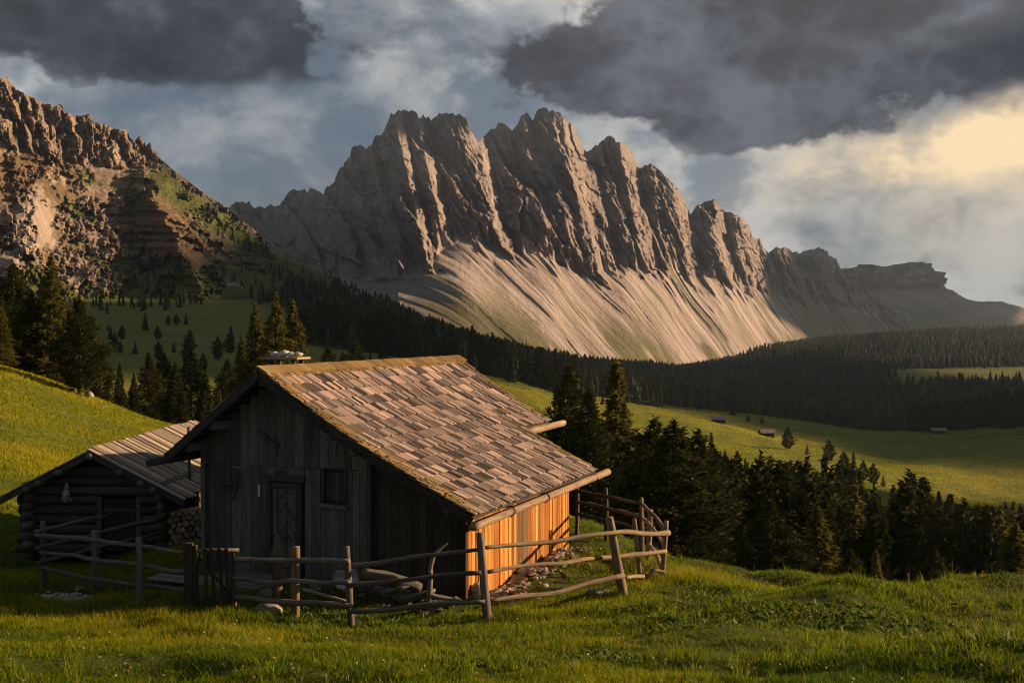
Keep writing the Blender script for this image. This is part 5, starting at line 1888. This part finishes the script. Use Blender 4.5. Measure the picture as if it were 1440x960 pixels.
# --- single trees on the lit meadow beyond
for i, (px, row_b, d, hpx, kind, lab) in enumerate((
        (1108, 640, 520, 28, 'pine', 'small dark pine beside the lane on the lit meadow'), (1165, 652, 480, 28, 'pine', 'egg-shaped dark pine on the lit meadow beyond the lane'),
        (1187, 668, 430, 32, 'pine', 'dark pine at the near end of the meadow clump'), (1200, 668, 432, 34, 'spruce', 'spruce in the middle of the meadow clump'),
        (1214, 670, 428, 26, 'pine', 'round pine in the meadow clump by the lane'), (1228, 672, 424, 26, 'pine', 'round pine at the far end of the meadow clump'),
        (1242, 676, 420, 16, 'larch', 'small larch just past the meadow clump'), (1030, 600, 860, 14, 'pine', 'tiny dark pine behind the meadow barn'),
        (1052, 606, 800, 9, 'pine', 'small bush-like pine right of the meadow barn'), (1071, 607, 800, 9, 'pine', 'second bush-like pine right of the meadow barn'),
        (935, 580, 980, 10, 'pine', 'tiny pine left of the far meadow hut'), (946, 577, 990, 9, 'pine', 'tiny pine nearest the far meadow hut'),
        (963, 583, 960, 8, 'pine', 'tiny pine on the lit slope below the far meadow hut'), (983, 590, 930, 8, 'pine', 'tiny pine above the meadow barn'),
        (928, 580, 985, 8, 'spruce', 'tiny spruce at the upper rim of the lit meadow'), (1311, 618, 870, 8, 'pine', 'bush beside the grey hut on the shaded meadow'),
        (1135, 648, 500, 14, 'larch', 'pale bush by the lane on the lit meadow'))):
    p = at(px, row_b, d)
    plant(kind, 'mid', p.x, d, hpx / F * d * 1.15, lab, None, 1.35 if kind == 'pine' else 1.1)
# --- scattered trees of the shaded pasture on the left
for i, (px, d, hpx) in enumerate(((157, 640, 24), (177, 640, 22), (199, 645, 24), (213, 610, 20), (146, 700, 14), (252, 760, 22), (262, 770, 18), (244, 775, 18), (325, 740, 22), (316, 760, 24), (165, 480, 20), (172, 470, 18), (190, 475, 16), (206, 480, 20), (222, 470, 24), (238, 480, 22), (262, 470, 30), (275, 480, 26), (290, 470, 26), (306, 480, 28), (318, 470, 26), (330, 480, 22))):
    px, d = px + TREE_RND.uniform(-9, 9), d * TREE_RND.uniform(0.9, 1.14)
    x = (px - CX) / F * d
    plant(TREE_RND.choice(['pine', 'pine', 'spruce']), 'mid', x, d, hpx / F * d * TREE_RND.uniform(0.7, 1.3), 'small dark conifer dotting the shaded pasture under the rocky hillside', 'conifers on the shaded pasture', 1.25)


# --- wooded slopes: the nearest as single trees, the rest as one wood
def low_tree(rng, n):
    """arrays of low-poly ragged conifers (unit height) -> V (n, k, 3), F (k2, 3)"""
    tiers, sides = 4, 5
    Fx, k = [], 0
    Vn = []
    for i in range(tiers):
        h0 = 0.02 + 0.24 * i
        h1 = min(1.0, h0 + 0.40)
        r0 = 0.20 * (1 - 0.80 * i / tiers)
        a = rng.uniform(0, 6.28, (n, 1)) + np.arange(sides)[None, :] * 2 * math.pi / sides
        r = r0 * rng.uniform(0.6, 1.25, (n, sides))
        ring = np.stack([np.cos(a) * r, np.sin(a) * r, h0 + rng.uniform(-.05, .05, (n, sides))], -1)
        tip = np.zeros((n, 1, 3))
        tip[:, 0, 2] = h1
        tip[:, 0, :2] = rng.normal(0, 0.01, (n, 2))
        Vn += [ring, tip]
        for j in range(sides):
            Fx.append((k + j, k + (j + 1) % sides, k + sides))
        k += sides + 1
    return np.concatenate(Vn, 1), np.array(Fx)


def wood(name, label, P, H, seed, mname):
    rng = np.random.default_rng(seed)
    n = len(P)
    V, Fx = low_tree(rng, n)
    w = rng.uniform(0.8, 1.3, (n, 1, 1))
    V = V * H[:, None, None]
    V[:, :, :2] *= w
    V += P[:, None, :]
    k = V.shape[1]
    Fa = (Fx[None] + (np.arange(n) * k)[:, None, None]).reshape(-1, 3)
    c = np.repeat(np.clip(np.where(rng.random(n) < 0.14, 0.85, 0.36) + rng.normal(0, 0.2, n), 0, 1), k).reshape(n, k) + rng.normal(0, 0.10, (n, k))
    C = np.clip(c, 0, 1).reshape(-1)
    me = mesh_np(name, V.reshape(-1, 3), Fa, M[mname], np.stack([C, C, C], 1), smooth_sh=False)
    tag(link(name, me), label, 'forest', None, 'stuff')


def build_woods():
    rng = np.random.default_rng(77)
    # candidates in pixel columns and log distance, thinned to a real density per area
    N0 = 900000
    px = rng.uniform(300, 1520, N0)
    y = np.exp(rng.uniform(math.log(560), math.log(4200), N0))
    x = (px - CX) / F * y
    area = (1220 / F * y) * (y * math.log(4200 / 560)) / N0         # ground area each candidate stands for
    keep = rng.random(N0) < np.clip(forest_mask(x, y), 0, 1) ** 1.5 * np.clip(area / (55 + 0.012 * y), 0, 1)
    x, y, px = x[keep], y[keep], px[keep]
    # where the left hillside mesh covers the ground use its own scatter instead
    z = ground_z(x, y)
    h = rng.uniform(9, 24, len(x)) * np.where(rng.random(len(x)) < 0.3, 0.6, 1.0) * (1 + 0.25 * fbm(x * 0.01, y * 0.01, 2, 23))
    return x, y, z, h


wx, wy, wz, wh = build_woods()
# open stand of trees on the turf of the rocky hillside (thinning upwards)
X2, Y2, Z2, GR, RR_, PP_ = LEFT
_r = np.random.default_rng(12)
fl = np.nonzero(((GR > 0.55) & (PP_ > 60) & (Y2 < 1720)).ravel())[0]
wgt = smooth(RR_.ravel()[fl], 300, 372) * smooth(fbm(X2.ravel()[fl] * 0.012, Y2.ravel()[fl] * 0.012, 3, 141), -0.25, 0.3) + 0.012 * (RR_.ravel()[fl] > 290)
wgt = wgt * np.clip(smooth(PP_.ravel()[fl], 120, 230), 0.25, 1)
sel = _r.choice(fl, size=420, replace=False, p=wgt / wgt.sum())
lx, ly, lz = X2.ravel()[sel], Y2.ravel()[sel], Z2.ravel()[sel]
gl_ = ground_z(lx, ly)
lz = np.maximum(lz, gl_)
lh = _r.uniform(6, 13, len(sel))
wx, wy, wz, wh = np.concatenate([wx, lx]), np.concatenate([wy, ly]), np.concatenate([wz, lz]), np.concatenate([wh, lh])
order = np.argsort(-(wh / wy))
near_i = order[:150]
for i in near_i:
    kind = TREE_RND.choices(['pine', 'spruce'], [2, 3])[0]
    plant(kind, 'mid', float(wx[i]), float(wy[i]), float(wh[i]), {'pine': 'dark stone pine in the wood on the shaded valley flank', 'spruce': 'dark spruce in the wood on the shaded valley flank'}[kind],
          {'pine': 'stone pines on the valley flank', 'spruce': 'spruces on the valley flank'}[kind], 1.15, float(wz[i]))
# tall dark spruces crowning the knoll above the shaded meadow
for i in range(46):
    px = 1286 + 200 * (i / 46.0) + TREE_RND.uniform(-6, 6)
    d = 905 - (px - 1290) * 0.32 + TREE_RND.uniform(0, 90)
    x = (px - CX) / F * d
    plant('spruce', 'mid', x, d, TREE_RND.uniform(19, 29), 'tall dark spruce at the rim of the wooded knoll above the shaded meadow', 'spruces on the wooded knoll', TREE_RND.uniform(1.1, 1.5))
rest = order[150:]
wood('forest', 'dark conifer forest covering the far valley floor and spur', np.stack([wx, wy, wz - 0.4], 1)[rest], wh[rest], 5, 'spruce')
print('forest trees', len(rest))

# ------------------------------------------------------------------ grass, herbs and flowers of the meadow
def m_blade(name, stops, trans=0.4):
    m, N, b = mat(name)
    at_ = N.node('ShaderNodeAttribute', attribute_name='Col')
    s = N.node('ShaderNodeSeparateColor')
    N.l.new(at_.outputs['Color'], s.inputs[0])
    col = N.ramp(s.outputs[0], stops)
    tipc = N.mix(1.0, col, (1.75, 1.35, 0.85), 'MULTIPLY')
    col = N.mix(N.math('MULTIPLY', s.outputs[1], 0.55), col, tipc)
    N.l.new(col, b.inputs['Base Color'])
    b.inputs['Roughness'].default_value = 0.6
    tr = N.node('ShaderNodeBsdfTranslucent')
    N.l.new(col, tr.inputs[0])
    mx = N.node('ShaderNodeMixShader')
    mx.inputs[0].default_value = trans
    N.l.new(b.outputs[0], mx.inputs[1])
    N.l.new(tr.outputs[0], mx.inputs[2])
    out = [n for n in N.n if n.type == 'OUTPUT_MATERIAL'][0]
    N.l.new(mx.outputs[0], out.inputs[0])
    return m


M['grass'] = m_blade('grass_blades', [(0.0, (0.036, 0.082, 0.004)), (0.4, (0.110, 0.170, 0.006)), (0.7, (0.215, 0.240, 0.008)), (1.0, (0.32, 0.305, 0.025))], 0.5)
M['herb'] = m_blade('herb_leaves', [(0.0, (0.036, 0.080, 0.012)), (0.6, (0.085, 0.145, 0.018)), (1.0, (0.14, 0.18, 0.03))], 0.4)
M['dry'] = m_blade('dry_stalks', [(0.0, (0.16, 0.11, 0.045)), (0.6, (0.27, 0.19, 0.085)), (1.0, (0.36, 0.27, 0.14))], 0.3)
M['petal'] = m_blade('flower_petals', [(0.0, (0.62, 0.60, 0.52)), (0.5, (0.60, 0.58, 0.50)), (0.62, (0.55, 0.42, 0.05)), (0.85, (0.45, 0.12, 0.22)), (1.0, (0.45, 0.12, 0.25))], 0.2)


def hut_mask(x, y):
    """1 where grass may grow"""
    du, dv = x - HO.x, y - HO.y
    u = du * HU.x + dv * HU.y
    v = du * HV.x + dv * HV.y
    inside = (u > -5.95) & (u < 0.06) & (v > 0.0) & (v < 8.4)
    plat = (u > -6.2) & (u < -3.6) & (v > -1.55) & (v < 0)
    heap = (u > -3.2) & (u < 0.2) & (v > -0.65) & (v <= 0)
    rub = (u > 0) & (u < 0.42) & (v > 0.2) & (v < 6.1)
    lx, ly = x - SX0, y - SD
    shed = (np.abs(lx - ly * 0.02) < 1.7) & (ly > -0.15) & (ly < 8)
    grav = ((x - _g.x) / 0.8) ** 2 + ((y - _g.y) / 0.55) ** 2 < 1
    return ~(inside | plat | heap | rub | shed | grav)


def candidates(n, pxr, yr, rng, power=0.0):
    px = rng.uniform(*pxr, n)
    y = np.exp(rng.uniform(math.log(yr[0]), math.log(yr[1]), n))
    x = (px - CX) / F * y
    k = hut_mask(x, y)
    return x[k], y[k]


def blades(name, label, x, y, h, w, lean, tone, seg, mname, rng, cat='grass', zoff=0.0):
    n = len(x)
    z = ground_z(x, y) - 0.015 + zoff
    a = rng.uniform(0, 2 * math.pi, n)
    s = np.stack([np.cos(a), np.sin(a), np.zeros(n)], 1)
    b = rng.uniform(0, 2 * math.pi, n)
    ld = np.stack([np.cos(b), np.sin(b), np.zeros(n)], 1) * (lean * h)[:, None]
    P = np.stack([x, y, z], 1)
    up = np.zeros((n, 3))
    up[:, 2] = h
    hw = (w / 2)[:, None]
    if seg == 2:
        V = np.stack([P - s * hw, P + s * hw, P + up * 0.55 + ld * 0.30 + s * hw * 0.8, P + up * 0.55 + ld * 0.30 - s * hw * 0.8, P + up * 0.95 + ld], 1)
        Fx = np.array([(0, 1, 2), (0, 2, 3), (3, 2, 4)])
        tip = np.array([0, 0, 0.6, 0.6, 1.0])
    else:
        V = np.stack([P - s * hw, P + s * hw, P + up * 0.95 + ld], 1)
        Fx = np.array([(0, 1, 2)])
        tip = np.array([0, 0, 1.0])
    k = V.shape[1]
    Fa = (Fx[None] + (np.arange(n) * k)[:, None, None]).reshape(-1, 3)
    C = np.stack([np.repeat(tone, k), np.tile(tip, n), np.zeros(n * k)], 1)
    me = mesh_np(name, V.reshape(-1, 3), Fa, M[mname], C, smooth_sh=False)
    tag(link(name, me), label, cat, None, 'stuff')


def build_grass():
    rng = np.random.default_rng(3)
    # clumpy short turf, close
    x, y = candidates(150000, (-45, 1485), (10.8, 19.5), rng)
    cl = fbm(x * 1.1, y * 1.1, 3, 201)
    pat = fbm(x * 0.28, y * 0.28, 3, 202)
    h = np.clip(0.075 + 0.05 * cl + 0.03 * pat, 0.03, 0.2) * rng.uniform(0.6, 1.5, len(x))
    tone = np.clip(0.38 + 0.34 * pat + rng.normal(0, 0.18, len(x)), 0, 1)
    blades('meadow_grass', 'short turf of the near meadow', x, y, h, rng.uniform(0.006, 0.013, len(x)), rng.uniform(0.2, 0.9, len(x)), tone, 2, 'grass', rng)
    x, y = candidates(230000, (-45, 1485), (19.0, 36.0), rng)
    cl = fbm(x * 0.9, y * 0.9, 3, 201)
    pat = fbm(x * 0.28, y * 0.28, 3, 202)
    h = np.clip(0.085 + 0.05 * cl + 0.03 * pat, 0.03, 0.22) * rng.uniform(0.6, 1.5, len(x))
    tone = np.clip(0.40 + 0.34 * pat + rng.normal(0, 0.18, len(x)), 0, 1)
    blades('meadow_grass', 'short turf around the hut and the fences', x, y, h, rng.uniform(0.010, 0.022, len(x)), rng.uniform(0.2, 0.8, len(x)), tone, 1, 'grass', rng)
    x, y = candidates(120000, (-45, 420), (30.0, 112.0), rng)
    pat = fbm(x * 0.15, y * 0.12, 3, 203)
    tone = np.clip(0.64 + 0.30 * pat + rng.normal(0, 0.16, len(x)), 0, 1)
    blades('meadow_grass', 'sunlit turf on the slope behind the shed', x, y, rng.uniform(0.06, 0.20, len(x)) * (1 + 0.5 * pat), 0.0011 * y * rng.uniform(0.6, 1.2, len(x)), rng.uniform(0.1, 0.7, len(x)), tone, 1, 'grass', rng)
    x, y = candidates(120000, (640, 1500), (330.0, 1060.0), rng)
    keep = forest_mask(x, y) < 0.3
    x, y = x[keep], y[keep]
    pat = fbm(x * 0.015, y * 0.008, 3, 207) + 0.5 * fbm(x * 0.06, y * 0.02, 2, 208)
    tone = np.clip(0.62 + 0.30 * pat + rng.normal(0, 0.12, len(x)), 0, 1)
    blades('hay_meadow', 'long grass of the hay meadow beyond the hollow wood', x, y, rng.uniform(0.2, 0.6, len(x)), 0.0011 * y * rng.uniform(0.6, 1.2, len(x)), rng.uniform(0.1, 0.7, len(x)), tone, 1, 'grass', rng)
    # longer tufts
    T = 2600
    tx, ty = candidates(T, (-45, 1485), (11, 34), rng)
    keep = fbm(tx * 0.5, ty * 0.5, 3, 204) > 0.0
    tx, ty = tx[keep], ty[keep]
    k = 16
    x = np.repeat(tx, k) + rng.normal(0, 0.05, len(tx) * k)
    y = np.repeat(ty, k) + rng.normal(0, 0.05, len(tx) * k)
    hh = np.repeat(rng.uniform(0.12, 0.28, len(tx)), k) * rng.uniform(0.5, 1.1, len(x))
    blades('tall_grass', 'longer grass tufts in the meadow', x, y, hh, rng.uniform(0.008, 0.016, len(x)), rng.uniform(0.2, 0.8, len(x)), np.clip(rng.normal(0.33, 0.16, len(x)), 0, 1), 2, 'grass', rng)
    # broad herb leaves in patches
    x, y = candidates(60000, (380, 1485), (11, 30), rng)
    keep = fbm(x * 0.33 + 4, y * 0.33, 3, 205) > 0.12
    x, y = x[keep], y[keep]
    n = len(x)
    blades('herbs', 'broad-leaved herbs in the meadow', x, y, rng.uniform(0.05, 0.13, n), rng.uniform(0.03, 0.06, n), rng.uniform(0.5, 1.6, n), np.clip(rng.normal(0.5, 0.25, n), 0, 1), 2, 'herb', rng)
    # dry stalks, thicker on the crest at the right
    x1, y1 = candidates(1500, (940, 1485), (18, 27), rng)
    x2, y2 = candidates(420, (-45, 1485), (11, 30), rng)
    keep = np.concatenate([fbm(x1 * 0.4, y1 * 0.4, 2, 206) > 0.05, np.ones(len(x2), bool)])
    x, y = np.concatenate([x1, x2])[keep], np.concatenate([y1, y2])[keep]
    n = len(x)
    hs = rng.uniform(0.12, 0.36, n) * np.where(px_of(x, y) > 1280, 1.35, 1.0) * np.where(px_of(x, y) < 900, 0.7, 1.0)
    blades('dry_stalks', 'dry seeding grass stalks in the meadow', x, y, hs, np.full(n, 0.006), rng.uniform(0.05, 0.5, n), rng.random(n), 2, 'dry', rng)
    # flower heads: small upright petals on the turf
    x, y = candidates(420, (-45, 1485), (11, 26), rng)
    n = len(x)
    kk = 4
    fx, fy = np.repeat(x, kk), np.repeat(y, kk)
    hz = np.repeat(rng.uniform(0.07, 0.2, n), kk)
    tone = np.repeat(np.where(rng.random(n) < 0.62, 0.2, np.where(rng.random(n) < 0.6, 0.62, 0.9)), kk)
    blades('meadow_flowers', 'tiny white, yellow and pink flowers in the meadow', fx, fy, np.full(n * kk, 0.022), np.full(n * kk, 0.020), rng.uniform(0.3, 1.0, n * kk), tone, 1, 'petal', rng, 'flowers', hz)
    blades('flower_stems', 'thin stems of the meadow flowers', x, y, hz[::kk] + 0.02, np.full(n, 0.005), np.zeros(n), np.full(n, 0.5), 1, 'grass', rng, 'flowers')


build_grass()

# ------------------------------------------------------------------ small huts far off on the meadow
def far_hut(label, px, row, d, w, l, h, rz, roofc, wallc):
    p = at(px, row, d)
    z = gz(p.x, d)
    o = empty('meadow_hut', (p.x, d, z), rz)
    tag(o, label, 'hut')
    b = MB()
    b.prim([(-l / 2, -w / 2, -1), (l / 2, -w / 2, -1), (l / 2, w / 2, -1), (-l / 2, w / 2, -1), (-l / 2, -w / 2, h), (l / 2, -w / 2, h), (l / 2, w / 2, h), (-l / 2, w / 2, h), (-l / 2, 0, h + w * 0.30), (l / 2, 0, h + w * 0.30)],
           [(0, 1, 5, 4), (2, 3, 7, 6), (1, 2, 6, 9, 5), (3, 0, 4, 8, 7), (4, 5, 9, 8), (6, 7, 8, 9)], wallc, [(0, 0, 0)] * 10)
    b.build('wall', M['wood'], o)
    r = empty('roof', (0, 0, 0), 0, o)
    for s in (-1, 1):
        b = MB()
        b.beam((0, 0, h + w * 0.30 + 0.12), (0, s * (w / 2 + 0.6), h + 0.12 - 0.36), l + 1.2, 0.14, roofc, up=(0, 0, 1))
        b.build('roof_slope', M['shingle'], r)
    MB().beam((-0.2, -w / 2 - 0.03, -0.2), (-0.2, -w / 2 - 0.03, h * 0.8), 1.3, 0.06, (0.02, 0.018, 0.015), up=(0, 1, 0)).build('door', M['wood'], o)


far_hut('tall dark hut at the upper rim of the lit meadow', 893, 583, 960, 5.5, 6.5, 4.2, 0.3, (0.20, 0.17, 0.15), (0.045, 0.032, 0.024))
far_hut('low barn with a pale roof on the lit meadow', 1011, 609, 700, 5.0, 8.0, 2.6, -0.25, (0.30, 0.27, 0.25), (0.035, 0.027, 0.022))
far_hut('small grey-roofed hut beside the lane on the meadow', 1078, 621, 610, 4.5, 6.5, 2.0, 0.15, (0.22, 0.20, 0.18), (0.05, 0.04, 0.03))
far_hut('lonely grey hut on the shaded meadow by the knoll', 1320, 617, 860, 5.5, 9.5, 2.4, -0.1, (0.24, 0.22, 0.20), (0.06, 0.05, 0.042))
far_hut('tiny dark shed below the tall dark meadow hut', 908, 585, 950, 3.5, 5.0, 1.8, 0.1, (0.16, 0.14, 0.12), (0.03, 0.025, 0.02))

# ------------------------------------------------------------------ unseen storm clouds towards the sun, added and shaped to shade the valley
def m_cloud():
    m, N, b = mat('opaque_shade_cloud')
    b.inputs['Base Color'].default_value = (0.80, 0.80, 0.82, 1)
    b.inputs['Roughness'].default_value = 1.0
    b.inputs['Specular IOR Level'].default_value = 0.0
    return m


M['cloud'] = m_cloud()
TE = math.tan(SUN_E)
SHADE_CLOUD_L = 5600.0


def cloud(w0, w1, c0, c1, label, thick=500, seed=0, wob=0.16, dist=SHADE_CLOUD_L):
    """w = metres across the sun's bearing, c = height of the ray where it crosses the camera's meridian"""
    n, m = 64, 40
    th = np.linspace(0, math.pi, m)[:, None]
    ph = np.linspace(0, 2 * math.pi, n, endpoint=False)[None, :]
    sx = np.sin(th) * np.cos(ph)
    sy = np.sin(th) * np.sin(ph)
    sz = np.cos(th) + 0 * ph
    r = (np.abs(sx) ** 3 + np.abs(sy) ** 3 + np.abs(sz) ** 3) ** (-1 / 3)
    k = r * (1 + wob * fbm(sx * 3 + seed, sz * 3 + sy * 2.2, 4, 300 + seed))
    wc, cc = (w0 + w1) / 2, (c0 + c1) / 2
    W = wc + sy * k * (w1 - w0) / 2
    Cc = cc + sz * k * (c1 - c0) / 2
    Lh = dist + sx * k * thick
    ca, sa = math.cos(SUN_A), math.sin(SUN_A)
    X = Lh * ca - W * sa
    Y = Lh * sa + W * ca
    Z = Cc + TE * Lh
    V = np.stack([X, Y, Z], -1).reshape(-1, 3)
    i = np.arange(m * n).reshape(m, n)
    j = np.roll(i, -1, axis=1)
    Fx = np.stack([i[:-1], j[:-1], j[1:], i[1:]], -1).reshape(-1, 4)
    me = mesh_np('cloud', V, Fx, M['cloud'])
    tag(link('cloud', me), label, None, None, 'structure')


cloud(530, 1120, -70, 80, 'unseen ragged storm cloudbank shaped to shade the left pasture', 420, 1, 0.22)
cloud(1040, 2760, -500, 84, 'unseen broad storm cloudbank shaped to shade the valley forest and spur', 500, 2, 0.10)
cloud(330, 1120, -500, -158, 'unseen low storm cloudbank shaped to shade the right meadow', 450, 3, 0.08)
cloud(385, 600, -50, 60, 'unseen small storm cloudbank shaped to shade the near strip of pasture', 300, 5, 0.12)
cloud(135, 350, -240, -42, 'unseen scrap of storm cloudbank added to darken the hollow wood', 300, 6, 0.12)
cloud(4250, 7000, -1200, -350, 'unseen distant storm cloudbank added to shade the far ridge', 600, 7, 0.10, 9500.0)
cloud(3150, 5200, 300, 900, 'unseen high storm cloudbank shaped to shade the peak tops', 500, 4, 0.14)

# ------------------------------------------------------------------ valley haze
def build_haze():
    x0, x1, y0, y1, z0, z1 = -5400, 4800, -40, 7800, -420, 765
    V = [(x, y, z) for z in (z0, z1) for y in (y0, y1) for x in (x0, x1)]
    Fx = [(0, 2, 3, 1), (4, 5, 7, 6), (0, 1, 5, 4), (2, 6, 7, 3), (0, 4, 6, 2), (1, 3, 7, 5)]
    me = bpy.data.meshes.new('haze')
    me.from_pydata(V, [], Fx)
    m = bpy.data.materials.new('haze_air')
    m.use_nodes = True
    m.node_tree.nodes.clear()
    N = NT(m.node_tree)
    v = N.node('ShaderNodeVolumePrincipled')
    v.inputs['Color'].default_value = (0.60, 0.78, 1.0, 1)
    v.inputs['Density'].default_value = HAZE
    v.inputs['Anisotropy'].default_value = 0.55
    out = N.node('ShaderNodeOutputMaterial')
    N.l.new(v.outputs[0], out.inputs['Volume'])
    me.materials.append(m)
    tag(link('haze', me), 'thin pale evening haze lying in the valley', None, None, 'stuff')


HAZE = 4.0e-5
build_haze()
